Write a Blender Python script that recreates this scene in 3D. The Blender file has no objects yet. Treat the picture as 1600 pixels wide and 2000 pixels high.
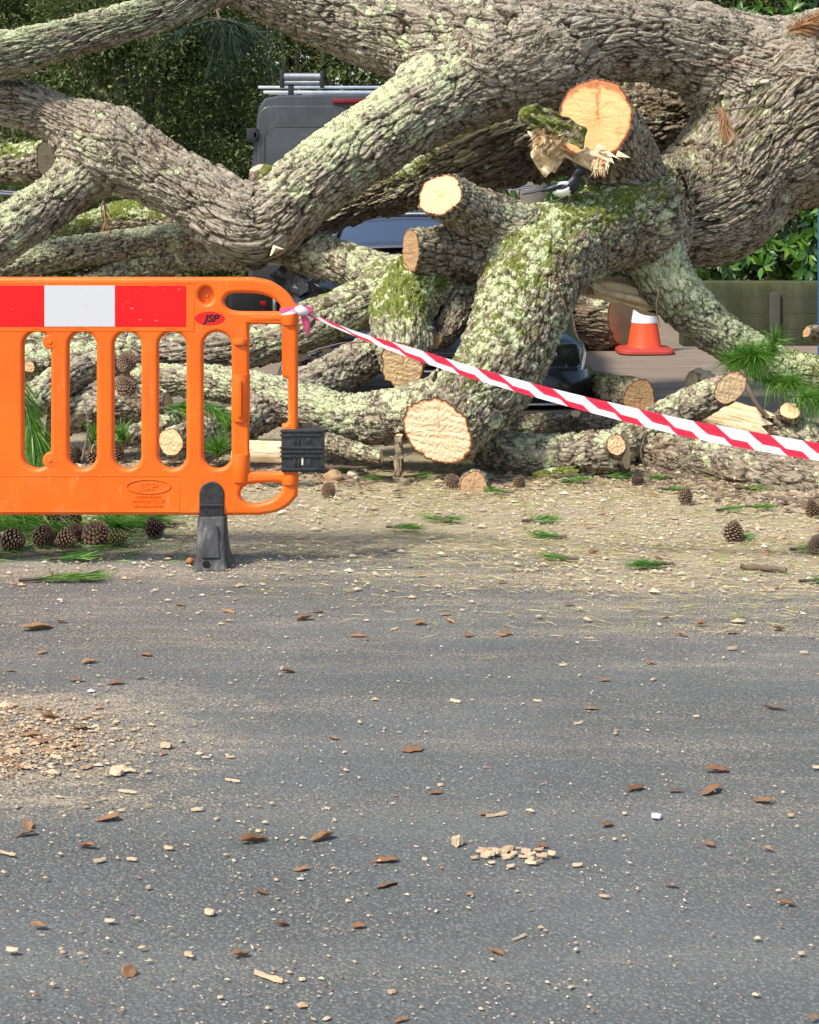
import bpy, bmesh, math, random
import numpy as np
from mathutils import Vector, Matrix
random.seed(7); RNG = np.random.default_rng(11)
SC = bpy.context.scene
COL = SC.collection
# ------------------------------------------------------------------ camera, world, sun, exposure
H, F, HX, HY = 1.35, 3390.0, 800.0, 341.0        # eye height (m); focal length, principal column and horizon row of the 1600 x 2000 photograph
cam = bpy.data.cameras.new("camera"); cam_o = bpy.data.objects.new("camera", cam); COL.objects.link(cam_o)
cam.sensor_fit = 'VERTICAL'; cam.sensor_height = 24.0; cam.lens = F / 2000 * 24.0
cam.shift_y = -(1000 - HY) / 2000; cam.clip_start = 0.05; cam.clip_end = 2000
cam_o.location = (0, 0, H); cam_o.rotation_euler = (math.radians(90), 0, 0)
SC.camera = cam_o
SUN = np.array([-0.47, -0.42, 0.78]); SUN /= np.linalg.norm(SUN)
world = bpy.data.worlds.new("World"); SC.world = world; world.use_nodes = True
wn = world.node_tree; sky = wn.nodes.new('ShaderNodeTexSky'); sky.sky_type = 'NISHITA'; sky.sun_disc = False
sky.sun_elevation = math.asin(SUN[2]); sky.sun_rotation = math.atan2(SUN[0], SUN[1]) % (2 * math.pi)
sky.air_density = 1.0; sky.dust_density = 2.0
wn.links.new(sky.outputs[0], wn.nodes['Background'].inputs[0]); wn.nodes['Background'].inputs[1].default_value = 0.15
sl = bpy.data.lights.new("sun", 'SUN'); sl.energy = 3.2; sl.angle = math.radians(8.0); sl.color = (1.0, 0.94, 0.85)
sun_o = bpy.data.objects.new("sun", sl); COL.objects.link(sun_o)
sun_o.rotation_euler = Vector(SUN).to_track_quat('Z', 'Y').to_euler(); sun_o.location = tuple(SUN * 30)
SC.view_settings.view_transform = 'Standard'; SC.view_settings.look = 'None'
SC.view_settings.exposure = 0.72; SC.view_settings.gamma = 1.0
SC.render.engine = 'CYCLES'; SC.cycles.max_bounces = 6; SC.cycles.use_denoising = True

# ------------------------------------------------------------------ helpers
def P(px, py, Y): return np.array([(px - HX) * Y / F, Y, H - (py - HY) * Y / F])
def G(px, py):
    Y = F * H / (py - HY); return np.array([(px - HX) * Y / F, Y, 0.0])
def unit(v): v = np.asarray(v, float); return v / (np.linalg.norm(v) + 1e-12)

def tag(o, label=None, cat=None, group=None, kind=None):
    if label: o['label'] = label
    if cat: o['category'] = cat
    if group: o['group'] = group
    if kind: o['kind'] = kind
    return o
def empty(name, loc, label, cat, group=None):
    o = bpy.data.objects.new(name, None); COL.objects.link(o); o.location = tuple(loc); o.empty_display_size = 0.1
    return tag(o, label, cat, group)
def put(name, me, mat, parent=None, keep=True):
    """link a mesh given in world coordinates (or, with keep=False, in the parent's own) as an object"""
    o = bpy.data.objects.new(name, me); COL.objects.link(o)
    if mat is not None and not me.materials: me.materials.append(mat)
    if parent is not None:
        o.parent = parent
        if keep: o.matrix_parent_inverse = parent_inverse(parent)
    return o
def parent_inverse(p):
    m = Matrix.Identity(4)
    while p is not None:
        m = m @ (p.matrix_parent_inverse @ p.matrix_basis).inverted() if False else m
        break
    M = Matrix.Identity(4); chain = []
    while p is not None: chain.append(p); p = p.parent
    for q in reversed(chain): M = M @ q.matrix_parent_inverse @ q.matrix_basis
    return M.inverted()
def recenter(o):
    """put a top-level mesh's origin at the foot of its bounding box"""
    me = o.data; n = len(me.vertices); a = np.empty(n * 3, np.float32); me.vertices.foreach_get('co', a); a = a.reshape(-1, 3)
    c = (a.min(0) + a.max(0)) / 2; c[2] = a[:, 2].min(); a -= c
    me.vertices.foreach_set('co', a.ravel()); o.location = [float(x) for x in c]; me.update(); return o

def mesh_np(name, co, faces, smooth=True, attrs=None, flat4=True):
    """co (n,3), faces (m,k) int array or list of such arrays"""
    me = bpy.data.meshes.new(name); co = np.ascontiguousarray(co, np.float32)
    fl = faces if isinstance(faces, list) else [faces]
    fl = [np.ascontiguousarray(f, np.int32) for f in fl if len(f)]
    me.vertices.add(len(co)); me.vertices.foreach_set('co', co.ravel())
    nl = sum(f.size for f in fl); npoly = sum(len(f) for f in fl)
    me.loops.add(nl); me.loops.foreach_set('vertex_index', np.concatenate([f.ravel() for f in fl]))
    me.polygons.add(npoly)
    tot = np.concatenate([np.full(len(f), f.shape[1], np.int32) for f in fl]); st = np.concatenate([[0], np.cumsum(tot)[:-1]]).astype(np.int32)
    me.polygons.foreach_set('loop_start', st); me.polygons.foreach_set('loop_total', tot)
    me.polygons.foreach_set('use_smooth', np.full(npoly, smooth, bool))
    for k, v in (attrs or {}).items():
        v = np.asarray(v, np.float32)
        if v.ndim == 1: me.attributes.new(k, 'FLOAT', 'POINT').data.foreach_set('value', v)
        else: me.attributes.new(k, 'FLOAT_VECTOR', 'POINT').data.foreach_set('vector', v.ravel())
    me.update(calc_edges=True); me.validate(); return me

def _h(x, y, z, s):
    x = x.astype(np.uint32); y = y.astype(np.uint32); z = z.astype(np.uint32)
    h = x * np.uint32(374761393) + y * np.uint32(668265263) + z * np.uint32(2147483647 - 5) * np.uint32(3) + np.uint32(s * 97 + 13) * np.uint32(1274126177)
    h = (h ^ (h >> np.uint32(13))) * np.uint32(1274126177); h = (h ^ (h >> np.uint32(16))) * np.uint32(2246822519)
    return ((h ^ (h >> np.uint32(15))) & np.uint32(0xffffff)).astype(np.float32) / np.float32(0xffffff)
def noise3(p, s=0):
    """value noise, about -1..1"""
    p = np.asarray(p, np.float32); i = np.floor(p).astype(np.int64); f = p - i; f = f * f * f * (f * (f * 6 - 15) + 10); r = 0
    for dx in (0, 1):
        for dy in (0, 1):
            for dz in (0, 1):
                w = (f[:, 0] if dx else 1 - f[:, 0]) * (f[:, 1] if dy else 1 - f[:, 1]) * (f[:, 2] if dz else 1 - f[:, 2])
                r = r + w * _h(i[:, 0] + dx, i[:, 1] + dy, i[:, 2] + dz, s)
    return r * 2 - 1
def fbm(p, s=0, o=3):
    r = 0; a = 1.0; t = 0
    for k in range(o): r = r + a * noise3(np.asarray(p) * (2.03 ** k), s + k * 17); t += a; a *= .5
    return r / t
def vor2(u, v, nv, s=0):
    """2-D cells, periodic in v: F1, F2, cell value, offset along u from the cell's point"""
    iu = np.floor(u).astype(np.int64); iv = np.floor(v).astype(np.int64)
    F1 = np.full(u.shape, 9., np.float32); F2 = F1.copy(); cid = np.zeros_like(F1); off = np.zeros_like(F1)
    for du in (-1, 0, 1):
        for dv in (-1, 0, 1):
            cu = iu + du; cv = iv + dv; cm = np.mod(cv, nv); z = np.zeros_like(cu)
            x = cu + .1 + .8 * _h(cu, cm, z, s); y = cv + .1 + .8 * _h(cu, cm, z + 7, s)
            d = np.sqrt((x - u) ** 2 + (y - v) ** 2); cl = d < F1
            F2 = np.where(cl, F1, np.minimum(F2, d)); cid = np.where(cl, _h(cu, cm, z + 3, s), cid); off = np.where(cl, u - x, off); F1 = np.where(cl, d, F1)
    return F1, F2, cid, off

# ------------------------------------------------------------------ node helper
class NT:
    def __init__(s, name, disp=False):
        s.m = bpy.data.materials.new(name); s.m.use_nodes = True; s.t = s.m.node_tree; s.b = s.t.nodes['Principled BSDF']; s.out = s.t.nodes['Material Output']
    def n(s, typ, **kw):
        nd = s.t.nodes.new('ShaderNode' + typ)
        for k, v in kw.items(): setattr(nd, k, v)
        return nd
    def l(s, a, b): s.t.links.new(a, b); return s
    def set(s, sock, v):
        if hasattr(v, 'is_linked') or hasattr(v, 'links'): s.t.links.new(v, sock)
        else: sock.default_value = (*v, 1) if isinstance(v, tuple) and len(v) == 3 and sock.type == 'RGBA' else v
    def attr(s, name, vec=False):
        a = s.n('Attribute', attribute_name=name); return a.outputs['Vector' if vec else 'Fac']
    def math(s, op, a, b=0.0, c=None, clamp=False):
        m = s.n('Math', operation=op, use_clamp=clamp); s.set(m.inputs[0], a); s.set(m.inputs[1], b)
        if c is not None: s.set(m.inputs[2], c)
        return m.outputs[0]
    def mix(s, f, a, b, mode='MIX'):
        m = s.n('Mix', data_type='RGBA', blend_type=mode); s.set(m.inputs[0], f); s.set(m.inputs[6], a); s.set(m.inputs[7], b); return m.outputs[2]
    def noise(s, vec, scale, det=4, rough=.55, dist=0.0):
        t = s.n('TexNoise'); s.t.links.new(vec, t.inputs['Vector']) if vec is not None else None
        t.inputs['Scale'].default_value = scale; t.inputs['Detail'].default_value = det; t.inputs['Roughness'].default_value = rough; t.inputs['Distortion'].default_value = dist
        return t.outputs['Fac']
    def vor(s, vec, scale, feat='F1', out='Distance', rnd=1.0):
        t = s.n('TexVoronoi', feature=feat); s.t.links.new(vec, t.inputs['Vector']); t.inputs['Scale'].default_value = scale; t.inputs['Randomness'].default_value = rnd
        return t.outputs[out]
    def ramp(s, f, stops, interp='LINEAR'):
        r = s.n('ValToRGB'); r.color_ramp.interpolation = interp; e = r.color_ramp.elements
        while len(e) < len(stops): e.new(.5)
        for k, (p, c) in enumerate(stops): e[k].position = p; e[k].color = (*c, 1) if len(c) == 3 else c
        s.set(r.inputs[0], f); return r.outputs[0]
    def step(s, f, a, b):
        m = s.n('MapRange', interpolation_type='SMOOTHSTEP'); s.set(m.inputs[0], f); s.set(m.inputs[1], a); s.set(m.inputs[2], b); return m.outputs[0]
    def scale(s, vec, sc):
        m = s.n('Mapping'); s.t.links.new(vec, m.inputs['Vector']); m.inputs['Scale'].default_value = sc; return m.outputs[0]
    def bump(s, h, dist=.01, strength=1.0, normal=None):
        b = s.n('Bump'); b.inputs['Strength'].default_value = strength; b.inputs['Distance'].default_value = dist; s.set(b.inputs['Height'], h)
        if normal is not None: s.t.links.new(normal, b.inputs['Normal'])
        return b.outputs[0]
    def fin(s, col=None, rough=None, nrm=None, **kw):
        if col is not None: s.set(s.b.inputs['Base Color'], col)
        if rough is not None: s.set(s.b.inputs['Roughness'], rough)
        if nrm is not None: s.t.links.new(nrm, s.b.inputs['Normal'])
        for k, v in kw.items(): s.set(s.b.inputs[k], v)
        return s.m
def coord(N): return N.n('TexCoord').outputs['Object']
def geo(N): return N.n('NewGeometry').outputs['Position']

# ------------------------------------------------------------------ materials
def mat_bark():
    N = NT('bark'); bc = N.attr('bc', True); crk = N.attr('crk'); lic = N.attr('lic'); mos = N.attr('moss'); tone = N.attr('tone'); cid = N.attr('cid')
    stre = N.scale(bc, (.22, 1, 1)); n1 = N.noise(stre, 9, 5, .6); n2 = N.noise(stre, 55, 5, .65); n3 = N.noise(bc, 150, 3, .6)
    grey = N.ramp(n2, [(.25, (.17, .132, .092)), (.42, (.37, .315, .235)), (.6, (.50, .435, .335)), (.8, (.63, .57, .455))])
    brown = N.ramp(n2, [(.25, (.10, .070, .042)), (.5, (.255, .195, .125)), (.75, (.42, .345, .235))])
    wcv = N.n('VectorMath', operation='ADD'); N.l(stre, wcv.inputs[0]); wn_ = N.n('TexNoise'); N.l(bc, wn_.inputs['Vector']); wn_.inputs['Scale'].default_value = 14; ws = N.n('VectorMath', operation='SCALE'); N.l(wn_.outputs['Color'], ws.inputs[0]); ws.inputs['Scale'].default_value = .05; N.l(ws.outputs[0], wcv.inputs[1])
    cv = N.vor(wcv.outputs[0], 42, 'DISTANCE_TO_EDGE'); fine = N.math('MULTIPLY', N.step(cv, .095, .02), N.step(N.noise(bc, 20, 3), .42, .58))
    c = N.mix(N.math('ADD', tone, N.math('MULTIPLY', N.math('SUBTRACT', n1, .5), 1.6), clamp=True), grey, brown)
    c = N.mix(N.math('MULTIPLY', N.math('SUBTRACT', cid, .45, clamp=True), .5), c, (.58, .52, .41))
    c = N.mix(N.math('MULTIPLY', N.step(N.noise(bc, 5, 3), .56, .72), .45), c, (.29, .145, .09))
    c = N.mix(N.math('MULTIPLY', N.math('MAXIMUM', crk, N.math('MULTIPLY', fine, .85)), .96), c, (.026, .017, .011))
    # moss and algae
    mn = N.math('ADD', N.noise(bc, 16, 4, .65), N.math('MULTIPLY', N.noise(bc, 90, 2), .35))
    mm = N.step(N.math('ADD', mn, mos), .98, 1.22)
    mc = N.ramp(N.noise(bc, 60, 4, .7), [(.3, (.045, .065, .008)), (.5, (.13, .16, .022)), (.72, (.26, .29, .06))])
    c = N.mix(N.math('MULTIPLY', mm, .92), c, mc)
    # lichen rosettes
    dv = N.n('VectorMath', operation='ADD'); N.l(bc, dv.inputs[0])
    wob = N.n('TexNoise'); N.l(bc, wob.inputs['Vector']); wob.inputs['Scale'].default_value = 70
    sc = N.n('VectorMath', operation='SCALE'); N.l(wob.outputs['Color'], sc.inputs[0]); sc.inputs['Scale'].default_value = .024; N.l(sc.outputs[0], dv.inputs[1])
    wv = dv.outputs[0]
    masks = []
    for scl, w in ((20, .60), (44, .56), (95, .5)):
        v = N.n('TexVoronoi'); N.l(wv, v.inputs['Vector']); v.inputs['Scale'].default_value = scl
        r = N.n('SeparateColor'); N.l(v.outputs['Color'], r.inputs[0])
        on = N.math('LESS_THAN', r.outputs[0], N.math('MULTIPLY_ADD', lic, N.math('MULTIPLY_ADD', N.noise(bc, 5.5, 3, .6), 5.4, -2.0), N.math('MULTIPLY', N.math('SUBTRACT', lic, .6, clamp=True), 1.3)))
        masks.append(N.math('MULTIPLY', on, N.step(v.outputs['Distance'], w + .08, w - .06)))
    lm = N.math('MAXIMUM', N.math('MAXIMUM', masks[0], masks[1]), masks[2])
    lm = N.math('MULTIPLY', lm, N.step(N.noise(wv, 120, 4, .7), .24, .40))
    lm = N.math('MULTIPLY', lm, N.math('SUBTRACT', 1.0, N.math('MULTIPLY', crk, .8)))
    lc = N.ramp(N.noise(wv, 45, 5, .75), [(.26, (.27, .31, .12)), (.40, (.50, .56, .29)), (.55, (.65, .71, .42)), (.75, (.80, .82, .57))])
    lc = N.mix(N.math('MULTIPLY', N.step(N.noise(bc, 10, 2), .5, .6), .5), lc, (.66, .64, .38))
    c = N.mix(N.math('MULTIPLY', lm, .95), c, lc)
    hgt = N.math('SUBTRACT', N.math('ADD', N.math('MULTIPLY', n2, .9), N.math('MULTIPLY', n3, .25)), N.math('MULTIPLY', fine, .55))
    hgt = N.math('ADD', hgt, N.math('MULTIPLY', lm, N.math('ADD', .25, N.math('MULTIPLY', N.noise(wv, 110, 3, .7), .6))))
    return N.fin(c, .88, N.bump(hgt, .016, .9), **{'Specular IOR Level': .18})
def mat_cut(name, pale, deep, stain, bark=(.12, .055, .032)):
    N = NT(name); rad = N.attr('rad'); fc = N.attr('fc', True)
    wob = N.noise(fc, 9, 3); rr = N.math('ADD', N.math('MULTIPLY', N.math('POWER', rad, .85), 78.0), N.math('MULTIPLY', wob, 9.0)); fl = N.attr('fl', True); fs = N.n('SeparateXYZ'); N.l(fl, fs.inputs[0]); fx, fy = fs.outputs[0], fs.outputs[1]
    rings = N.math('MULTIPLY_ADD', N.math('SINE', rr), .5, .5)
    saw = N.noise(N.scale(fc, (14, 160, 14)), 1.0, 4, .6); grain = N.noise(fc, 260, 3, .7)
    c = N.mix(N.math('MULTIPLY', rings, N.math('MULTIPLY_ADD', N.noise(fc, 12, 3), .9, .15 - .5 * (stain > .5))), pale, deep); c = N.mix(N.math('MULTIPLY', N.step(rad, .42, .16), .35), c, tuple(x * .8 for x in deep))
    c = N.mix(N.math('MULTIPLY', N.step(saw, .45, .8), .38), c, tuple(min(1, x * 1.25) for x in pale))
    c = N.mix(N.math('MULTIPLY', N.step(N.noise(fc, 7, 4, .6), .55, .7), stain), c, (.42, .15, .05))
    vd = N.vor(N.scale(fc, (7, 13, 9)), 1.0, 'DISTANCE_TO_EDGE')
    c = N.mix(N.math('MULTIPLY', N.math('MULTIPLY', N.step(vd, .022, .0), .5), N.math('MULTIPLY', N.step(N.noise(fc, 8, 2), .45, .6), .7)), c, (.22, .08, .03))
    rim = N.math('ADD', N.math('MULTIPLY_ADD', fy, .26, N.math('MULTIPLY', rad, .74)), N.math('MULTIPLY', N.math('SUBTRACT', N.noise(fc, 16, 4, .65), .5), .34)); c = N.mix(N.math('MULTIPLY', N.step(N.math('MULTIPLY_ADD', stain, .34, rim), .98, 1.12), stain), c, (.36, .095, .035))
    lx = N.math('ABSOLUTE', N.math('ADD', N.math('SUBTRACT', fx, .08), N.math('MULTIPLY', N.math('SUBTRACT', N.noise(fc, 14, 3, .7), .5), .34))); ck = N.math('MULTIPLY', N.step(lx, .055, .02), N.math('MULTIPLY', N.step(fy, -.25, .0), N.step(N.noise(fc, 30, 2), .36, .5))); c = N.mix(N.math('MULTIPLY', ck, N.math('POWER', stain, 2.0)), c, (.30, .07, .025))
    edge = N.math('ADD', rad, N.math('MULTIPLY', N.math('SUBTRACT', N.noise(fc, 60, 3), .5), .05))
    c = N.mix(N.step(edge, .90, .945), c, (.48, .20, .07)); c = N.mix(N.step(edge, .945, .965), c, bark)
    h = N.math('ADD', N.math('MULTIPLY', saw, .6), N.math('MULTIPLY', grain, .5))
    return N.fin(c, .8, N.bump(h, .006, .8), **{'Specular IOR Level': .2})
BARK = mat_bark()
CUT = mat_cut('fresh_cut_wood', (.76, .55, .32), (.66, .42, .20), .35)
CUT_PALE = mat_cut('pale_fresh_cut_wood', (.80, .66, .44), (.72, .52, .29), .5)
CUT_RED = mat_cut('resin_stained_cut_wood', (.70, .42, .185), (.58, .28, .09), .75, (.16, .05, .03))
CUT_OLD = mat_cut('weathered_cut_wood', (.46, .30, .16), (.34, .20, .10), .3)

def mat_plain(name, col, rough=.5, **kw):
    N = NT(name); t = coord(N); n = N.noise(t, 14, 5, .6); f = N.noise(t, 90, 3, .6)
    c = N.mix(N.step(n, .35, .75), tuple(x * .86 for x in col), tuple(min(1, x * 1.1) for x in col))
    return N.fin(c, N.math('MULTIPLY_ADD', f, .22, rough - .1), None, **kw)

# ------------------------------------------------------------------ limbs
def catmull(pts, ds):
    pts = np.asarray(pts, float); q = np.vstack([2 * pts[0] - pts[1], pts, 2 * pts[-1] - pts[-2]]); out = []
    for i in range(1, len(q) - 2):
        p0, p1, p2, p3 = q[i - 1:i + 3]; L = np.linalg.norm(p2[:3] - p1[:3]); n = max(2, int(L / ds + .5))
        t = np.linspace(0, 1, n, endpoint=False)[:, None]
        out.append(.5 * (2 * p1 + (p2 - p0) * t + (2 * p0 - 5 * p1 + 4 * p2 - p3) * t ** 2 + (3 * p1 - 3 * p2 + p3 - p0) * t ** 3))
    out.append(pts[-1:]); return np.vstack(out)
class Limb:
    """pts rows: px, py, Y, radius in px, lichen 0..1, moss 0..1. The pixel is turned into a place at depth Y once, here."""
    def __init__(s, pts, style='furrow', tone=.2, k=.10, blend=(), cut0=None, cut1=None, lump=.06, res=1.0, seed=None, lside=None, crack=1.0, flat=None):
        rows = []
        for r in pts:
            r = list(r) + [0.1, 0.0][len(r) - 4:] if len(r) < 6 else list(r)
            rows.append([*P(r[0], r[1], r[2]), r[3] * r[2] / F, r[4], r[5]])
        s.raw = np.array(rows); s.style = style; s.tone = tone; s.k = k; s.blend = list(blend); s.cut0 = cut0; s.cut1 = cut1; s.lump = lump; s.res = res; s.lside = lside; s.crack = crack; s.flat = flat
        s.seed = seed if seed is not None else int(abs(pts[0][0]) * 3 + abs(pts[0][1]) * 7) % 997
        s.coarse = catmull(s.raw, .12)
    def sdf(s, p):
        best = np.full(len(p), 1e9, np.float32); dirs = np.zeros((len(p), 3), np.float32); c = s.coarse
        for a, b in zip(c[:-1], c[1:]):
            ab = b[:3] - a[:3]; t = np.clip(((p - a[:3]) @ ab) / (ab @ ab), 0, 1); q = p - (a[:3] + t[:, None] * ab); L = np.sqrt((q * q).sum(1)) + 1e-9
            d = L - (a[3] + t * (b[3] - a[3])); m = d < best; best[m] = d[m]; dirs[m] = (q / L[:, None])[m]
        return best, dirs
    def build(s, name, parent, mat=None, cutmats=None, facename='cut_face'):
        step = .0070 * s.res; path = catmull(s.raw, step); c = path[:, :3]; r = np.maximum(path[:, 3], .004)
        # extend past cut planes so that the plane crosses the whole limb
        def ext(c, path, r):
            t = unit(c[-1] - c[-4]); m = int(r[-1] * 1.4 / step) + 2; e = c[-1] + t * step * np.arange(1, m + 1)[:, None]
            return np.vstack([c, e]), np.vstack([path, np.repeat(path[-1:], m, 0)]), np.concatenate([r, np.full(m, r[-1])]), t, m
        ends = []
        if s.cut1 is not None:
            c0 = c[-1].copy(); c, path, r, t, m = ext(c, path, r); ends.append((1, c0, unit(s.cut1), t, m))
        if s.cut0 is not None:
            c0 = c[0].copy(); cr, pr, rr, t, m = ext(c[::-1], path[::-1], r[::-1]); c, path, r = cr[::-1], pr[::-1], rr[::-1]; ends.append((0, c0, unit(s.cut0), t, m))
        n = len(c); T = np.gradient(c, axis=0); T /= np.linalg.norm(T, axis=1)[:, None] + 1e-12
        ker = np.ones(9) / 9
        nrm = unit(np.cross(T[0], [0.3, 1, .2])); N_ = [nrm]
        for i in range(1, n):
            v = N_[-1] - T[i] * (N_[-1] @ T[i]); N_.append(v / np.linalg.norm(v))
        N_ = np.array(N_); B = np.cross(T, N_); rm = float(np.mean(r)); m = int(max(20, 2 * math.pi * np.max(r) / step)); th = np.linspace(0, 2 * math.pi, m, endpoint=False)
        rad = np.cos(th)[None, :, None] * N_[:, None] + np.sin(th)[None, :, None] * B[:, None]; rad = rad.reshape(-1, 3)
        R = np.repeat(r, m); C = np.repeat(c, m, 0); u = np.repeat(np.concatenate([[0], np.cumsum(np.linalg.norm(np.diff(c, axis=0), axis=1))]), m); TH = np.tile(th, n)
        lic = np.repeat(path[:, 4], m); moss = np.repeat(path[:, 5], m)
        low = fbm(C * 2.2 + rad * 0.9 / max(.3, 1) + s.seed, 5, 2) * .6 + fbm(C * 5 + rad * 1.6 + s.seed, 9, 2) * .4
        p = C + rad * (R * (1 + s.lump * 2 * low))[:, None]
        if s.flat is not None:
            fd, am, ln = s.flat; fd = unit(fd); v = p - C; q_ = np.clip(1 - (u.max() - 1.4 * r[-1] - u) / ln, 0, 1); p = p - (am * q_ * q_ * (3 - 2 * q_) * (v @ fd))[:, None] * fd
        if s.blend:
            near = np.zeros(len(p), bool); deep = np.zeros(len(p), bool)
            for o in s.blend:
                d, _ = o.sdf(p); near |= d < s.k * 1.3; deep |= d < -s.k * .45
            ix = np.where(near & ~deep)[0]; q = p[ix].copy(); base_off = 0
            if len(ix):
                d0, _ = s.sdf(q)
                for it in range(5):
                    f, g = s.sdf(q); f = f - d0
                    for o in s.blend:
                        d, dg = o.sdf(q); h = np.clip(.5 + .5 * (d - f) / s.k, 0, 1); f = d * (1 - h) + f * h - s.k * h * (1 - h); g = dg * (1 - h)[:, None] + g * h[:, None]
                    q -= np.clip(f, -.05, .0)[:, None] * g
                p[ix] = q
        bc = np.stack([u, rm * np.cos(TH), rm * np.sin(TH)], 1) + np.array([s.seed * 1.7, s.seed * .37, s.seed * .53]) % 40
        # bark relief
        if s.style == 'furrow': lay = ((.20, .036, .017, .11), (.085, .019, .0085, .13), (.030, .011, .003, .2))
        elif s.style == 'flaky': lay = ((.075, .026, .0085, .15), (.034, .013, .006, .17))
        else: lay = ((.10, .03, .007, .18), (.035, .016, .004, .25))
        w1 = fbm(bc * 7, s.seed % 50, 2); w2 = fbm(bc * np.array([4.5, 7, 7]) + 31, s.seed % 50 + 3, 2); w3 = noise3(bc * np.array([16, 28, 28]) + 5, 4); h = np.zeros(len(p)); crk = np.zeros(len(p)); cidv = np.zeros(len(p))
        fl = min(1, rm / .16) ** .5 if s.style == 'furrow' else min(1.25, max(.6, (rm / .09) ** .5))
        for j, (cu, cv, dep, wd) in enumerate(lay):
            cu *= fl; cv *= fl; dep *= fl * s.crack; nv = max(6, int(2 * math.pi * rm / cv + .5)); uu = u / cu + (w1 * 1.0 + .2 * w3) * (.7 if j == 0 else .5) + j * 11.3; vv = TH / (2 * math.pi) * nv + (w2 * 1.2 - .16 * w3) * (1.0, 1.3, 1.6)[j] + u * .35 / cv * .15
            F1, F2, cid, off = vor2(uu, vv, nv, s.seed % 90 + j); e = F2 - F1; ck = np.exp(-(e / wd) ** 2)
            h += dep * (-.85 * ck + .85 * (cid - .5) + .75 * off); crk = np.maximum(crk, ck * (1, .62, .35)[j] * (.35 + .65 * (w3 > -.35))); cidv += cid * (.6 if j == 0 else .4 if j == 1 else 0)
        up = rad[:, 2]; lb = np.clip(.62 + .5 * up + .15 * w1, .1, 1.25)
        if s.lside is not None: lb = np.clip(.5 + .75 * (rad @ unit(s.lside)), 0, 1.3)
        lic = np.clip(lic * lb, 0, 1); moss = np.clip(moss * np.clip(.5 + .75 * up, 0, 1.2), 0, 1)
        h += .004 * np.clip(moss, 0, 1) * noise3(bc * 60, 2)
        p = p + rad * h[:, None]
        idx = np.arange(n * m).reshape(n, m); a = idx[:-1]; b = idx[1:]; faces = np.stack([a, b, np.roll(b, -1, 1), np.roll(a, -1, 1)], -1).reshape(-1, 4)
        pj = np.zeros(n * m, bool); bounds = []
        for (e, c0, nn, t, mm) in ends:
            p2 = p.reshape(n, m, 3); rows = range(n - 2 * mm - 2 if n > 2 * mm + 2 else 0, n) if e else range(2 * mm + 2 if n > 2 * mm + 2 else n - 1, -1, -1)
            first = np.full(m, -1); bd = np.zeros((m, 3)); tn = t @ nn
            for i in rows:
                d = (p2[i] - c0) @ nn; hit = (d > 0) & (first < 0)
                if hit.any(): bd[hit] = p2[i][hit] - t * (d[hit] / tn)[:, None]; first[hit] = i
                done = first >= 0; p2[i][done] = bd[done]; pj.reshape(n, m)[i][done] = True
            miss = first < 0
            if miss.any():
                i = n - 1 if e else 0; bd[miss] = p2[i][miss]
            sm = sum(np.roll(bd, k, 0) * w for k, w in zip(range(-4, 5), (1, 2, 3, 4, 5, 4, 3, 2, 1))) / 25.0; bd = bd * .3 + sm * .7
            for i in rows:
                pr = pj.reshape(n, m)[i]; p2[i][pr] = bd[pr]
            p = p2.reshape(-1, 3); bounds.append((e, c0, nn, bd))
        if pj.any(): faces = faces[~pj[faces].all(1)]
        caps = []
        if s.cut0 is None: caps.append(idx[0][::-1][None])
        if s.cut1 is None: caps.append(idx[-1][None])
        me = mesh_np(name, p, [faces] + caps, True, dict(bc=bc, crk=np.clip(crk, 0, 1), lic=lic, moss=moss, tone=np.clip(s.tone + .0 * u, 0, 1), cid=np.clip(cidv, 0, 1)))
        o = put(name, me, mat or BARK, parent)
        if parent is None: recenter(o)
        for i, (e, c0, nn, bd) in enumerate(bounds):
            f = cut_face(facename, c0, nn, bd, (cutmats or {}).get(e, CUT), o); s.face = f
        s.surf = p; return o
def cut_face(name, c0, nn, bd, mat, parent):
    m = len(bd); ctr = bd.mean(0); K = 26; ts = np.linspace(0, 1, K + 1)[1:]
    pts = [ctr[None]] + [ctr + (bd - ctr) * t for t in ts]; co = np.vstack(pts); rad = np.concatenate([[0]] + [np.full(m, t) for t in ts])
    ax = unit(np.cross(nn, [0.2, .1, 1])); ay = np.cross(nn, ax); fc = np.stack([(co - ctr) @ ax, (co - ctr) @ ay, 0 * rad], 1) + RNG.uniform(-5, 5, 3)
    dd = .0018 * noise3(fc * np.array([10, 70, 10]), 3) + .0025 * noise3(fc * 120, 8); co = co + nn * (dd * (rad < .97) + (rad < .97) * .001)[:, None]
    ring = lambda i: 1 + i * m + np.arange(m); fs = [np.stack([np.zeros(m, int), ring(0), np.roll(ring(0), -1)], 1)]
    q = [np.stack([ring(i), ring(i + 1), np.roll(ring(i + 1), -1), np.roll(ring(i), -1)], 1) for i in range(K - 1)]
    me = mesh_np(name, co, [fs[0], np.vstack(q)], True, dict(rad=rad, fc=fc, fl=np.stack([(co - ctr) @ unit([1, -.3, 0]), (co - ctr) @ unit(np.array([0, 0, 1.0]) - nn * nn[2]), 0 * rad], 1) / np.linalg.norm(bd - ctr, axis=1).mean())); return put(name, me, mat, parent)

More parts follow.
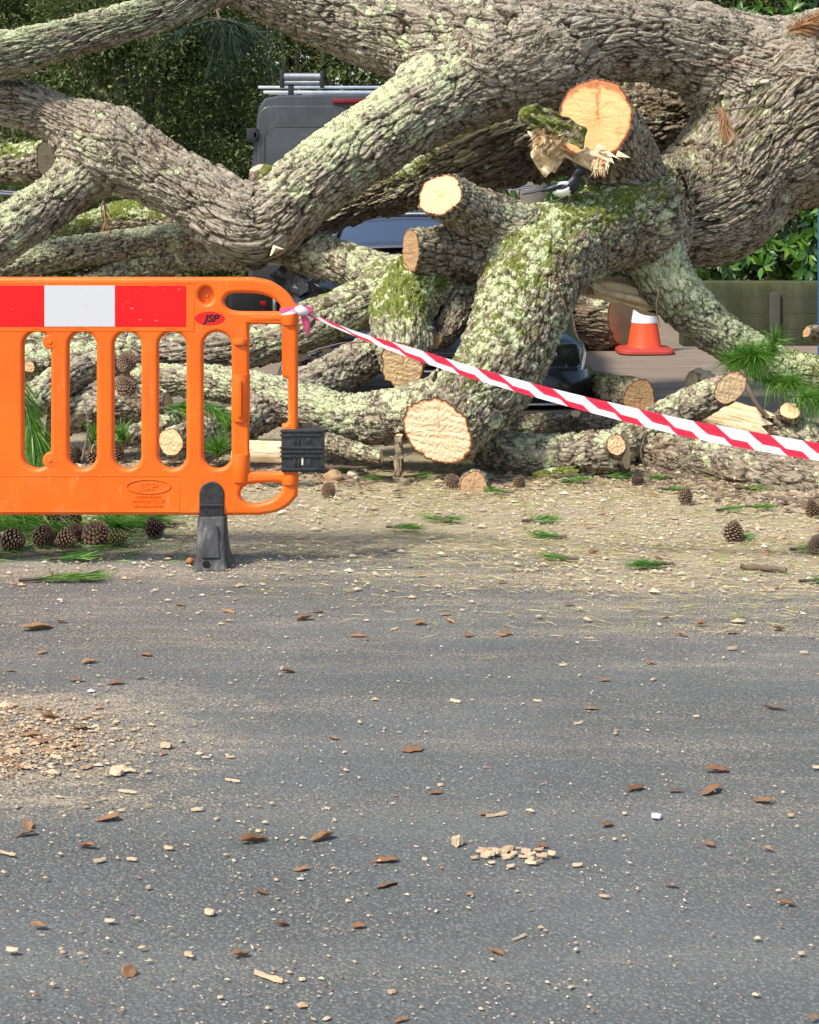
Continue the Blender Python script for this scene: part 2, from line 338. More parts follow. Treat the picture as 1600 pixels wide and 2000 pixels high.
# ------------------------------------------------------------------ generic solids
def loft(name, rings, mat, parent, cap=True, smooth=True, attrs=None, sharp=None):
    R = np.array(rings); n, m = R.shape[:2]; idx = np.arange(n * m).reshape(n, m); a, b = idx[:-1], idx[1:]
    f = [np.stack([a, b, np.roll(b, -1, 1), np.roll(a, -1, 1)], -1).reshape(-1, 4)]
    if cap: f += [idx[0][::-1][None], idx[-1][None]]
    me = mesh_np(name, R.reshape(-1, 3), f, smooth, attrs)
    if sharp: me.set_sharp_from_angle(angle=math.radians(sharp))
    return put(name, me, mat, parent)
def bm_obj(name, bm, mat, parent=None, bevel=0.0, seg=2, smooth=False, angle=35):
    me = bpy.data.meshes.new(name)
    if bevel:
        bmesh.ops.bevel(bm, geom=[e for e in bm.edges if len(e.link_faces) == 2 and e.calc_face_angle(0) > math.radians(25)], offset=bevel, segments=seg, affect='EDGES', profile=.6)
    bmesh.ops.recalc_face_normals(bm, faces=bm.faces); bm.to_mesh(me); bm.free()
    if smooth or bevel:
        me.polygons.foreach_set('use_smooth', [True] * len(me.polygons)); me.set_sharp_from_angle(angle=math.radians(angle))
    return put(name, me, mat, parent)
def add_box(bm, c, s, rot=None):
    r = bmesh.ops.create_cube(bm, size=1); M = Matrix.Translation(tuple(c)) @ (rot.to_4x4() if rot else Matrix.Identity(4)) @ Matrix.Diagonal((*s, 1)); bmesh.ops.transform(bm, matrix=M, verts=r['verts']); return r['verts']
def add_cyl(bm, a, b, r0, r1=None, seg=16):
    a = Vector(a); b = Vector(b); r = bmesh.ops.create_cone(bm, cap_ends=True, segments=seg, radius1=r0, radius2=r0 if r1 is None else r1, depth=(b - a).length)
    M = Matrix.Translation((a + b) / 2) @ (b - a).to_track_quat('Z', 'Y').to_matrix().to_4x4(); bmesh.ops.transform(bm, matrix=M, verts=r['verts'])
def tube_pts(path, r, m=10):
    path = np.asarray(path, float); T = np.gradient(path, axis=0); T /= np.linalg.norm(T, axis=1)[:, None] + 1e-12; nrm = unit(np.cross(T[0], [.31, .2, .93])); out = []
    r = np.broadcast_to(np.asarray(r, float), (len(path),))
    for i in range(len(path)):
        nrm = unit(nrm - T[i] * (nrm @ T[i])); b = np.cross(T[i], nrm); th = np.linspace(0, 2 * math.pi, m, endpoint=False)
        out.append(path[i] + r[i] * (np.cos(th)[:, None] * nrm + np.sin(th)[:, None] * b))
    return out
def curve_mesh(name, splines, extrude, bevel, mat, parent, to_world, res=3):
    """filled outline(s) with holes -> mesh; splines: list of (n,2) arrays in metres"""
    cu = bpy.data.curves.new(name, 'CURVE'); cu.dimensions = '2D'; cu.fill_mode = 'BOTH'; cu.extrude = extrude; cu.bevel_depth = bevel; cu.bevel_resolution = res; cu.offset = -bevel
    for sp in splines:
        s = cu.splines.new('POLY'); s.points.add(len(sp) - 1); s.use_cyclic_u = True
        for i, q in enumerate(sp): s.points[i].co = (q[0], q[1], 0, 1)
    return _curve_to(cu, name, mat, parent, to_world)
def text_mesh(name, body, size, extrude, mat, parent, to_world, shear=0.0, sx=1.0, bold=0.0):
    cu = bpy.data.curves.new(name, 'FONT'); cu.body = body; cu.size = size; cu.extrude = extrude; cu.align_x = 'CENTER'; cu.align_y = 'CENTER'; cu.shear = shear; cu.offset = bold; cu.bevel_depth = 0
    return _curve_to(cu, name, mat, parent, to_world @ Matrix.Diagonal((sx, 1, 1, 1)))
def _curve_to(cu, name, mat, parent, M):
    t = bpy.data.objects.new('t', cu); COL.objects.link(t); bpy.context.view_layer.update()
    me = bpy.data.meshes.new_from_object(t.evaluated_get(bpy.context.evaluated_depsgraph_get())); bpy.data.objects.remove(t); bpy.data.curves.remove(cu)
    me.materials.clear(); me.transform(M); me.name = name; me.polygons.foreach_set('use_smooth', [True] * len(me.polygons)); me.set_sharp_from_angle(angle=math.radians(50))
    return put(name, me, mat, parent)
def rrect(x0, y0, x1, y1, r, n=6):
    out = []
    for cx, cy, a in ((x1 - r, y1 - r, 0), (x0 + r, y1 - r, 90), (x0 + r, y0 + r, 180), (x1 - r, y0 + r, 270)):
        for k in range(n + 1):
            t = math.radians(a + 90 * k / n); out.append((cx + r * math.cos(t), cy + r * math.sin(t)))
    return out
def smooth_loop(pts, n=8):
    p = np.asarray(pts, float); N = len(p); out = []
    for i in range(N):
        p0, p1, p2, p3 = p[i - 1], p[i], p[(i + 1) % N], p[(i + 2) % N]
        for t in np.linspace(0, 1, n, endpoint=False):
            out.append(.5 * (2 * p1 + (p2 - p0) * t + (2 * p0 - 5 * p1 + 4 * p2 - p3) * t * t + (3 * p1 - 3 * p2 + p3 - p0) * t ** 3))
    return np.array(out)
def copy_thing(o, loc, rot, scale=1.0, label=None):
    """a thing, its parts and their sub-parts, sharing mesh data"""
    c = o.copy(); COL.objects.link(c); c.location = tuple(loc); c.rotation_euler = tuple(rot); c.scale = (scale,) * 3 if np.isscalar(scale) else tuple(scale)
    if label: c['label'] = label
    for ch in o.children:
        d = ch.copy(); COL.objects.link(d); d.parent = c
        for g in ch.children:
            e = g.copy(); COL.objects.link(e); e.parent = d
    return c
# ------------------------------------------------------------------ ground
def mat_ground():
    N = NT('tarmac'); p = geo(N); sx = N.n('SeparateXYZ'); N.l(p, sx.inputs[0]); X, Y = sx.outputs[0], sx.outputs[1]
    v = N.n('TexVoronoi'); N.l(p, v.inputs['Vector']); v.inputs['Scale'].default_value = 125
    cc = N.n('SeparateColor'); N.l(v.outputs['Color'], cc.inputs[0])
    stone = N.ramp(cc.outputs[0], [(0, (.100, .101, .092)), (.45, (.137, .139, .127)), (.9, (.174, .176, .162)), (.99, (.21, .21, .19))])
    f = N.noise(p, 330, 3, .7); big = N.noise(p, .9, 4, .6); mid = N.noise(p, 9, 4, .6)
    a = N.mix(N.step(v.outputs['Distance'], .25, .62), stone, (.084, .088, .084))
    wear = N.noise(N.scale(p, (.22, 2.6, 1)), 1.0, 4, .6); a = N.mix(N.math('MULTIPLY', N.step(wear, .48, .68), .24), a, (.20, .20, .18)); spot = N.noise(p, 2.6, 5, .7); a = N.mix(N.math('MULTIPLY', N.step(spot, .58, .68), .30), a, (.085, .089, .085))
    a = N.mix(N.math('MULTIPLY', N.step(big, .35, .7), .35), a, (.178, .186, .178)); a = N.mix(N.math('MULTIPLY', N.step(mid, .5, .75), .3), a, (.105, .111, .106))
    # sawdust and needle dust lying on it: thick along the logs, in bands and a heap on the left
    st = N.noise(N.scale(p, (.55, 4.2, 1)), 1.0, 5, .62); st2 = N.noise(N.scale(p, (2.2, 16, 1)), 1.0, 4, .6)
    near = N.math('MULTIPLY', N.step(N.math('ADD', Y, N.math('MULTIPLY', N.math('SUBTRACT', big, .5), 1.2)), 4.9, 7.5), .34)
    near = N.math('ADD', near, N.math('MULTIPLY', N.step(Y, 7.4, 9.5), .25))
    rgt = N.math('MULTIPLY', N.math('MULTIPLY', N.step(X, -.4, 1.6), N.step(Y, 4.6, 5.9)), .15)
    c0 = G(30, 1440); dx = N.math('DIVIDE', N.math('SUBTRACT', X, float(c0[0])), .55); dy = N.math('DIVIDE', N.math('SUBTRACT', Y, float(c0[1])), .52)
    heap = N.math('MULTIPLY', N.step(N.math('ADD', N.math('ADD', N.math('MULTIPLY', dx, dx), N.math('MULTIPLY', dy, dy)), N.math('MULTIPLY', N.math('SUBTRACT', mid, .5), 2.0)), 1.7, .0), .22)
    dens = N.math('ADD', N.math('ADD', near, rgt), N.math('ADD', N.math('ADD', heap, N.math('MULTIPLY', N.step(Y, 2.6, 5.4), .085)), .37))
    g = N.math('ADD', N.math('MULTIPLY', st, .62), N.math('MULTIPLY', st2, .38)); fleck = N.noise(p, 150, 2, .6)
    m = N.step(N.math('ADD', N.math('ADD', dens, N.math('MULTIPLY', N.math('SUBTRACT', g, .5), .9)), N.math('MULTIPLY', N.math('SUBTRACT', fleck, .5), .9)), .44, .78)
    dust = N.ramp(N.noise(p, 210, 3, .7), [(.28, (.21, .155, .095)), (.5, (.42, .335, .225)), (.7, (.60, .51, .36)), (.85, (.72, .64, .48))])
    olive = N.math('MULTIPLY', N.step(N.noise(N.scale(p, (5, 24, 1)), 1.0, 4, .65), .50, .64), N.math('MULTIPLY', N.step(Y, 5.6, 6.8), .75)); dust = N.mix(olive, dust, (.36, .35, .11)); gap = N.step(N.noise(N.scale(p, (14, 46, 1)), 1.0, 3, .6), .50, .34); dust = N.mix(N.math('MULTIPLY', gap, .5), dust, (.13, .10, .055))
    far = N.step(Y, 8.5, 10.5); dust = N.mix(far, dust, N.ramp(st2, [(.3, (.16, .12, .09)), (.7, (.33, .26, .19))]))
    c = N.mix(N.math('MULTIPLY', m, .86), a, dust)
    grn = N.math('MULTIPLY', N.step(N.noise(N.scale(p, (2.5, 5, 1)), 1.0, 4, .6), .56, .70), N.step(Y, 15.5, 17.0)); c = N.mix(grn, c, (.05, .08, .02))
    h = N.math('ADD', N.math('MULTIPLY', N.math('SUBTRACT', 1.0, v.outputs['Distance']), .9), N.math('MULTIPLY', f, .8)); h = N.math('ADD', h, N.math('MULTIPLY', m, N.math('MULTIPLY', N.noise(p, 120, 3, .7), 1.1)))
    return N.fin(c, .93, N.bump(h, .004, .7), **{'Specular IOR Level': .22})
def build_ground():
    n = 90; gx = np.concatenate([[-150, -40, -15], np.linspace(-6, 6, n), [15, 40, 150]]); gy = np.concatenate([[-60, -10, 0], np.linspace(1.5, 17, n), [25, 60, 250]])
    X, Y = np.meshgrid(gx, gy); co = np.stack([X.ravel(), Y.ravel(), 0 * X.ravel()], 1); mm = (abs(co[:, 0]) < 8) & (co[:, 1] > 1) & (co[:, 1] < 18)
    co[:, 2] = np.where(mm, .006 * fbm(co * 1.3, 3, 2) - .004, -.004); idx = np.arange(len(co)).reshape(X.shape)
    f = np.stack([idx[:-1, :-1], idx[:-1, 1:], idx[1:, 1:], idx[1:, :-1]], -1).reshape(-1, 4)
    tag(put('road', mesh_np('road', co, f), mat_ground()), kind='structure')
build_ground()

# ------------------------------------------------------------------ foliage
def mat_leaf(name, cols, rough=.45, trans=.25, spec=.35):
    N = NT(name); t = N.attr('tone'); c = N.ramp(t, cols); b = N.fin(c, rough, None, **{'Specular IOR Level': spec})
    tr = N.n('BsdfTranslucent'); N.l(c, tr.inputs[0]); mx = N.n('MixShader'); mx.inputs[0].default_value = trans
    N.l(N.b.outputs[0], mx.inputs[1]); N.l(tr.outputs[0], mx.inputs[2]); N.l(mx.outputs[0], N.out.inputs[0]); return N.m
LEAF_DARK = mat_leaf('evergreen_leaves', [(0, (.020, .034, .010)), (.4, (.065, .098, .024)), (.75, (.15, .18, .050)), (1, (.28, .28, .11))])
LEAF_BLUE = mat_leaf('conifer_sprays', [(0, (.006, .018, .010)), (.5, (.014, .042, .022)), (1, (.035, .080, .040))], .6)
LEAF_LAUREL = mat_leaf('laurel_leaves', [(0, (.010, .035, .005)), (.4, (.035, .11, .012)), (.75, (.085, .20, .02)), (1, (.22, .36, .05))], .32, .3, .5)
NEEDLE = mat_leaf('pine_needles', [(0, (.03, .10, .012)), (.5, (.09, .24, .025)), (.85, (.20, .40, .06)), (1, (.36, .46, .14))], .4, .35, .4)
NEEDLE_DRY = mat_leaf('dry_pine_needles', [(0, (.16, .065, .025)), (.5, (.40, .20, .09)), (1, (.62, .40, .22))], .6, .15, .2)
STRAW = mat_leaf('straw_coloured_needles', [(0, (.10, .08, .03)), (.3, (.30, .23, .11)), (.55, (.50, .41, .21)), (.7, (.62, .52, .31)), (.8, (.36, .38, .09)), (1, (.16, .27, .05))], .6, .1, .2)
WOODY = mat_plain('twig_bark', (.13, .095, .065), .85)
def leaves(c, d, up, L, W, tone, fold=.25):
    """n leaves as folded diamonds of 6 points"""
    n = len(c); s = np.cross(d, up); s /= np.linalg.norm(s, axis=1)[:, None] + 1e-9; up = np.cross(s, d); L = np.broadcast_to(L, (n,))[:, None]; W = np.broadcast_to(W, (n,))[:, None]
    v = np.stack([c, c + d * L * .45 + s * W * .5 + up * W * fold, c + d * L - up * L * .12, c + d * L * .45 - s * W * .5 + up * W * fold, c + d * L * .45], 1).reshape(-1, 3)
    b = np.arange(n)[:, None] * 5; f = np.concatenate([b + np.array([[0, 1, 4]]), b + np.array([[1, 2, 4]]), b + np.array([[0, 4, 3]]), b + np.array([[4, 2, 3]])])
    return v, f, np.repeat(tone, 5)
def rdirs(n):
    d = RNG.normal(size=(n, 3)); return d / np.linalg.norm(d, axis=1)[:, None]
def crown(center, rad, nclump, per, size, droop=0.0, rag=.35, facing=True, slim=.48):
    center = np.array(center, float); rad = np.array(rad, float); d = rdirs(nclump); d[:, 2] = np.where(d[:, 2] < -.55, -d[:, 2], d[:, 2])
    if facing: d[:, 1] = np.where((d[:, 1] > .35) & (RNG.random(nclump) < .75), -d[:, 1], d[:, 1])
    cc = center + d * rad * RNG.uniform(.55, 1.0, (nclump, 1)) * (1 + rag * fbm(d * 2.3 + center, 4, 2))[:, None]; cr = RNG.uniform(.22, .5, nclump) * np.mean(rad) * .42; ct = RNG.random(nclump)
    k = np.repeat(np.arange(nclump), per); e = rdirs(len(k)); c = cc[k] + e * cr[k][:, None] * RNG.random((len(k), 1)) ** .45
    dd = e * .8 + d[k] * .5 + RNG.normal(size=e.shape) * .45 + np.array([0, 0, -droop]); dd /= np.linalg.norm(dd, axis=1)[:, None]
    up = RNG.normal(size=e.shape) * .6 + np.array([0, 0, 1.0]); L = size * RNG.uniform(.7, 1.35, len(k)); tone = np.clip(ct[k] * .72 + RNG.random(len(k)) * .34 - .06, 0, 1)
    return leaves(c, dd, up, L, L * slim, tone), cc
def bg_tree(name, px, Y, hz, rad, label, cat, size=.07, nclump=330, per=75, mat=None, trunk=.16, lean=0.0, group=None, droop=0.0):
    x = (px - HX) * Y / F; r = empty(name, (x, Y, 0), label, cat, group)
    (v, f, t), cc = crown((x + lean, Y, hz), rad, nclump, per, size, droop, slim=.48 if droop == 0 else .07); put('crown', mesh_np('crown', v, f, False, dict(tone=t)), mat or LEAF_DARK, r)
    base = np.array([x, Y, -.1]); top = np.array([x + lean, Y, hz]); pth = catmull([base, base * .6 + top * .4 + np.array([.08, 0, 0]), top], .15)
    put('trunk', loft('trunk', tube_pts(pth, np.linspace(trunk, trunk * .5, len(pth)) * (1 + .12 * noise3(pth * 3, 2)), 14), TRUNKM, None).data, TRUNKM, r) if False else loft('trunk', tube_pts(pth, np.linspace(trunk, trunk * .5, len(pth)), 14), TRUNKM, r)
    for i in RNG.choice(len(cc), 9, replace=False):
        q = catmull([pth[int(len(pth) * RNG.uniform(.45, .95))], pth[-1] * .45 + cc[i] * .55 + RNG.normal(size=3) * .1, cc[i]], .12); loft('limb', tube_pts(q, np.linspace(trunk * .34, .012, len(q)), 8), TRUNKM, r)
    return r
def mat_trunk():
    N = NT('pale_trunk_bark'); p = coord(N); n = N.noise(N.scale(p, (9, 9, 2.2)), 1.0, 5, .65)
    c = N.ramp(n, [(.3, (.06, .05, .038)), (.5, (.17, .15, .115)), (.7, (.28, .25, .20))]); return N.fin(c, .9, N.bump(n, .03, .8))
TRUNKM = mat_trunk()
bg_tree('evergreen_tree', 285, 19.2, 1.9, (1.45, 1.3, 2.5), 'dense dark evergreen tree behind the upper left of the pile, left of the van', 'tree', .06, 520, 85)
bg_tree('evergreen_tree', 20, 20.5, 1.9, (1.7, 1.3, 2.8), 'dull green evergreen tree with two pale leaning trunks behind the left fallen limbs', 'tree', .06, 420, 80, trunk=.2)
bg_tree('evergreen_tree', 560, 23.4, 2.4, (2.3, 1.4, 3.2), 'dark evergreen tree behind the van roof rack', 'tree', .065, 520, 85)
bg_tree('evergreen_tree', 940, 22.5, 2.0, (1.8, 1.4, 3.0), 'dark evergreen tree beyond the broken trunk, right of the van', 'tree', .065, 330, 75)
for lab, px, y, w in (('broad dark tree at the far left behind the evergreens', -150, 26, 3.6), ('broad dark tree behind the gap between the two leftmost evergreens', 200, 27, 3.6), ('broad dark tree far behind the van', 620, 28, 3.8), ('broad dark tree in the distance behind the bird', 1050, 27, 3.8), ('broad dark tree behind the laurel bushes on the right', 1520, 26, 3.8)):
    bg_tree('background_tree', px, y, 2.9, (w, 1.6, 4.6), lab, 'tree', .13, 430, 75)
for lab, px, y in (('low dark shrub filling the gap under the leftmost limbs', 60, 17.2), ('low dark shrub behind the mossy limb left of the van', 300, 17.4)):
    bg_tree('dark_shrub', px, y, .55, (1.15, .6, .75), lab, 'shrub', .055, 240, 75, trunk=.05)
bg_tree('evergreen_tree', 1500, 20.5, 2.6, (2.1, 1.3, 2.4), 'evergreen tree behind the tall laurel bush on the right', 'tree', .075, 420, 80)
bg_tree('evergreen_tree', 1660, 21.5, 3.0, (1.9, 1.3, 2.4), 'evergreen tree at the far right behind the trunk', 'tree', .08, 420, 80)
def pale_tree(path, r, label):
    pth = catmull([P(*q) for q in path], .1); pth[0][2] = -.05; o = loft('bare_trunk', tube_pts(pth, np.linspace(r, r * .6, len(pth)), 14), TRUNKM, None); recenter(o); tag(o, label, 'tree trunk')
pale_tree([(262, 470, 19.0), (245, 320, 18.6), (205, 215, 18.7), (165, 140, 18.9), (120, -40, 19.2)], .16, 'pale bare trunk leaning left among the dark evergreens')
pale_tree([(266, 470, 19.2), (262, 320, 18.9), (240, 190, 18.9), (232, 120, 18.9), (236, -60, 19.0)], .09, 'thin pale upright stem beside the leaning bare trunk')

def laurel(px, Y, hz, rad, label, n=210, size=.125):
    x = (px - HX) * Y / F; r = empty('laurel_bush', (x, Y, 0), label, 'bush', 'laurel bushes behind the low wall')
    d = rdirs(n); d[:, 1] = np.where(d[:, 1] > .3, -d[:, 1], d[:, 1]); cc = np.array([x, Y, hz]) + d * np.array(rad) * RNG.uniform(.5, 1.02, (n, 1)) * (1 + .35 * noise3(d * 3 + x, 3))[:, None]
    per = 11; k = np.repeat(np.arange(n), per); ax = d[k] * .8 + np.array([0, -.25, .55]); ax /= np.linalg.norm(ax, axis=1)[:, None]; q = rdirs(len(k)); q = q - ax * (q * ax).sum(1)[:, None]; q /= np.linalg.norm(q, axis=1)[:, None]
    dd = q * .85 + ax * RNG.uniform(.0, .8, (len(k), 1)) - np.array([0, 0, .15]); dd /= np.linalg.norm(dd, axis=1)[:, None]
    L = size * RNG.uniform(.6, 1.25, len(k)); tone = np.clip(.5 * RNG.random(n)[k] + .5 * RNG.random(len(k)), 0, 1)
    v, f, t = leaves(cc[k] + q * .01, dd, ax, L, L * .36, tone, .12); put('foliage', mesh_np('foliage', v, f, True, dict(tone=t)), LEAF_LAUREL, r)
    for i in RNG.choice(n, 16, replace=False):
        b = np.array([x + RNG.uniform(-.25, .25), Y + .1, 0]); pth = catmull([b, (b + cc[i]) / 2 + RNG.normal(size=3) * .08, cc[i]], .12); loft('stem', tube_pts(pth, np.linspace(.018, .006, len(pth)), 7), WOODY, r)
laurel(1425, 15.0, .95, (.75, .6, .75), 'dark laurel bush over the left end of the mossy wall, under the trunk')
laurel(1590, 14.8, 1.0, (.75, .6, .85), 'bright green laurel bush over the right end of the mossy wall', 260)
laurel(1500, 16.6, 2.2, (1.7, .7, 2.1), 'tall laurel bush showing above and behind the thick trunk', 420)
laurel(1720, 15.8, 1.6, (1.1, .7, 1.6), 'laurel bush at the right edge beside the blue post', 260)
laurel(1000, 17.6, 1.05, (.8, .5, .95), 'low green bush behind the stone post and the blue tape', 230, .10)
laurel(1210, 18.5, 1.1, (.9, .5, 1.2), 'green bush in the gap behind the sawn stump', 200, .10)

# ------------------------------------------------------------------ wall, stone post, blue post
def mat_wall():
    N = NT('mossy_concrete'); p = coord(N); sep = N.n('SeparateXYZ'); N.l(p, sep.inputs[0]); z = sep.outputs[2]
    n = N.noise(N.scale(p, (7, 7, 1.1)), 1.0, 5, .6); f = N.noise(p, 60, 4, .65)
    c = N.ramp(n, [(.3, (.013, .017, .006)), (.52, (.028, .035, .014)), (.74, (.072, .078, .048))]); c = N.mix(N.math('MULTIPLY', f, .4), c, (.07, .075, .03))  # whole ramp kept dark, so the wall's shade is part of its colour
    top = N.step(N.math('ADD', z, N.math('MULTIPLY', N.noise(N.scale(p, (9, 9, 2)), 1, 4), .28)), .56, .70); c = N.mix(N.math('MULTIPLY', top, .8), c, (.085, .095, .016))
    br = N.n('TexBrick'); mp = N.n('Mapping'); N.l(p, mp.inputs['Vector']); mp.inputs['Rotation'].default_value = (math.radians(90), 0, 0); N.l(mp.outputs[0], br.inputs['Vector'])
    br.inputs['Scale'].default_value = 1; br.inputs['Brick Width'].default_value = .42; br.inputs['Row Height'].default_value = .125; br.inputs['Mortar Size'].default_value = .006
    c = N.mix(N.math('MULTIPLY', br.outputs['Fac'], .35), c, (.03, .026, .02)); return N.fin(c, .92, N.bump(N.math('SUBTRACT', f, br.outputs['Fac']), .012, .8))
def build_wall():
    Y = 13.7; x0 = (1335 - HX) * Y / F; r = empty('low_wall', (x0 + 2.2, Y, 0), 'low mossy green concrete block wall below the laurel bushes', 'wall'); M = mat_wall()
    bm = bmesh.new(); add_box(bm, (0, .12, .245), (4.4, .24, .51)); o = bm_obj('blockwork', bm, M, None, .012); o.parent = r
    bm = bmesh.new(); xx = (1513 - HX) * (Y) / F - (x0 + 2.2); add_box(bm, (xx, -.012, .20), (.085, .03, .44)); o = bm_obj('pier', bm, mat_plain('pale_weathered_concrete', (.060, .063, .042), .9), None, .012); o.parent = r
    Y = 17.2; o = loft('stone_post', [[(sx * w, sy * w * .8, z) for sx, sy in ((-1, -1), (0, -1.05), (1, -1), (1.05, 0), (1, 1), (0, 1), (-1, 1), (-1.03, 0))] for z, w in ((0, .15), (.5, .145), (1.1, .14), (1.32, .125), (1.40, .09), (1.43, .03))], mat_plain('grey_stone', (.17, .155, .13), .9), None)
    o.location = ((1042 - HX) * Y / F, Y, 0); tag(o, 'round topped grey stone gatepost behind the magpie', 'gatepost')
    Y = 12.6; bm = bmesh.new(); add_cyl(bm, (0, 0, 0), (0, 0, 1.12), .007); add_cyl(bm, (0, 0, 0), (0, 0, .015), .07); add_cyl(bm, (0, 0, 1.12), (0, 0, 1.14), .02, .012)
    o = bm_obj('blue_post', bm, mat_plain('blue_paint', (.04, .10, .20), .4), None, .003, 1); o.location = ((1599 - HX) * Y / F, Y, 0); tag(o, 'thin blue upright post in front of the mossy wall at the picture edge', 'post')
build_wall()
def ribbon(name, path, width, mat, parent=None, nrm=(0, -1, .1), fold=0.0, sag=None):
    path = np.asarray(path, float); T = np.gradient(path, axis=0); T /= np.linalg.norm(T, axis=1)[:, None]; n = np.asarray(nrm, float); n = np.broadcast_to(n, path.shape); W = np.cross(T, n); W /= np.linalg.norm(W, axis=1)[:, None]; W = np.where(W[:, 2:3] < 0, -W, W)
    fn = np.cross(T, W); fn /= np.linalg.norm(fn, axis=1)[:, None]; fn = np.where(fn[:, 1:2] > 0, -fn, fn); w = np.broadcast_to(width, (len(path),))[:, None]
    return path, T, W, fn, w
def mat_tape(name, a, b, per, slope, duty=.5):
    N = NT(name); uv = N.attr('tuv', True); s = N.n('SeparateXYZ'); N.l(uv, s.inputs[0])
    u = N.math('ADD', N.math('DIVIDE', s.outputs[0], per), N.math('MULTIPLY', s.outputs[1], slope)); fr = N.math('FRACT', u); k = N.step(N.math('ABSOLUTE', N.math('SUBTRACT', fr, .5)), duty / 2 + .012, duty / 2 - .012)
    c = N.mix(k, b, a); wr = N.noise(N.scale(uv, (26, 60, 1)), 1.0, 3); N.fin(c, .32, N.bump(wr, .006, .5), **{'Specular IOR Level': .45})
    tr = N.n('BsdfTranslucent'); N.l(c, tr.inputs[0]); mx = N.n('MixShader'); mx.inputs[0].default_value = .25; N.l(N.b.outputs[0], mx.inputs[1]); N.l(tr.outputs[0], mx.inputs[2]); N.l(mx.outputs[0], N.out.inputs[0]); return N.m
def tape_mesh(name, path, W, fn, rows, mat, parent=None, th=.0012):
    """rows: list of (v, offset along W (n,), offset along fn (n,)); given a little thickness"""
    n = len(path); L = np.concatenate([[0], np.cumsum(np.linalg.norm(np.diff(path, axis=0), axis=1))]); co = []; uv = []
    for side in (0, 1):
        for v, a, b in rows: co.append(path + W * np.broadcast_to(a, (n,))[:, None] + fn * (np.broadcast_to(b, (n,))[:, None] - side * th)); uv.append(np.stack([L, np.full(n, v), np.full(n, 0.)], 1))
    m = len(rows); idx = np.arange(2 * m * n).reshape(2 * m, n); f = []
    for i in range(m - 1): f += [np.stack([idx[i, :-1], idx[i, 1:], idx[i + 1, 1:], idx[i + 1, :-1]], 1), np.stack([idx[m + i, :-1], idx[m + i + 1, :-1], idx[m + i + 1, 1:], idx[m + i, 1:]], 1)]
    for i, j in ((0, m), (m - 1, 2 * m - 1)): f.append(np.stack([idx[i, :-1], idx[j, :-1], idx[j, 1:], idx[i, 1:]], 1))
    return put(name, mesh_np(name, np.vstack(co), np.vstack(f), True, dict(tuv=np.vstack(uv))), mat, parent)
def blue_tape():
    Y = 16.9; M = mat_tape('blue_white_tape', (.10, .16, .42), (.78, .78, .78), .22, 2.0)
    pa = np.linspace(P(-60, 376, 12.5), P(1045, 367, Y), 70); pa[:, 2] -= .02 * np.sin(np.linspace(0, math.pi, 70)); path, T, W, fn, w = ribbon('t', pa, .035, M)
    o = tape_mesh('blue_tape', path, W, fn, [(0, -w[:, 0] * .5, 0), (1, w[:, 0] * .5, .004)], M); recenter(o); tag(o, 'thin blue and white striped tape strung to the stone gatepost behind the tree', 'tape')
blue_tape()
# ------------------------------------------------------------------ the fallen tree
tree = empty('fallen_pine_tree', P(1450, 900, 9.3) * np.array([1, 1, 0]), 'huge fallen pine tree with thick bent limbs and fresh sawn stubs lying across the road', 'tree')
T0 = Limb([(1900, 120, 9.9, 215, .03, 0), (1750, 185, 9.8, 200, .03, 0), (1620, 222, 9.66, 178, .05, .1), (1520, 262, 9.55, 162, .08, .25), (1458, 318, 9.48, 136, .1, .35), (1405, 385, 9.40, 124, .1, .25), (1345, 420, 9.28, 102, .1, .25), (1280, 432, 9.15, 62, .1, .25)], tone=.50, k=.2, lump=.07)
T1 = Limb([(1720, 150, 9.75, 130, .02, 0), (1560, 158, 9.6, 118, .02, 0), (1420, 112, 9.5, 100, .02, 0), (1300, 80, 9.4, 86, .03, 0), (1180, 70, 9.3, 90, .03, 0), (1060, 86, 9.25, 112, .06, 0), (960, 90, 9.25, 116, .12, 0), (860, 72, 9.3, 104, .30, 0), (760, 52, 9.35, 92, .34, .05), (660, 22, 9.4, 80, .10, .05), (560, -12, 9.4, 72, .10, 0), (470, -42, 9.35, 60, .2, 0), (405, -28, 9.3, 46, .4, 0), (330, 16, 9.2, 39, .75, .1), (230, 48, 9.1, 38, .7, .05), (120, 77, 9.0, 39, .75, .1), (0, 106, 8.9, 44, .9, .15), (-140, 128, 8.8, 44, .8, .1)], tone=.16, k=.2, lump=.05)
D1 = Limb([(1060, 92, 9.3, 96, .05, 0), (960, 138, 9.2, 90, .12, 0), (880, 180, 9.1, 83, .35, 0), (800, 224, 9.0, 77, .8, 0), (700, 291, 8.95, 75, .95, .0), (640, 332, 8.9, 73, .85, .0), (590, 372, 8.87, 71, .5, .0), (545, 412, 8.85, 73, .08, .0), (500, 438, 8.85, 78, .05, .05), (450, 422, 8.86, 76, .05, 0), (395, 385, 8.9, 70, .06, 0), (300, 332, 8.95, 66, .12, 0), (200, 275, 9.0, 60, .14, .05), (100, 226, 9.05, 46, .06, 0), (0, 201, 9.1, 42, .05, 0), (-140, 172, 9.15, 40, .05, 0)], tone=.24, k=.2, lump=.05, lside=(-.62, -.3, .55))
L2 = Limb([(225, 285, 9.0, 55, .15, .05), (160, 345, 8.95, 52, .42, .15), (95, 400, 8.9, 50, .42, .25), (10, 458, 8.8, 50, .5, .3), (-100, 540, 8.7, 46, .5, .2)], tone=.35, k=.16)
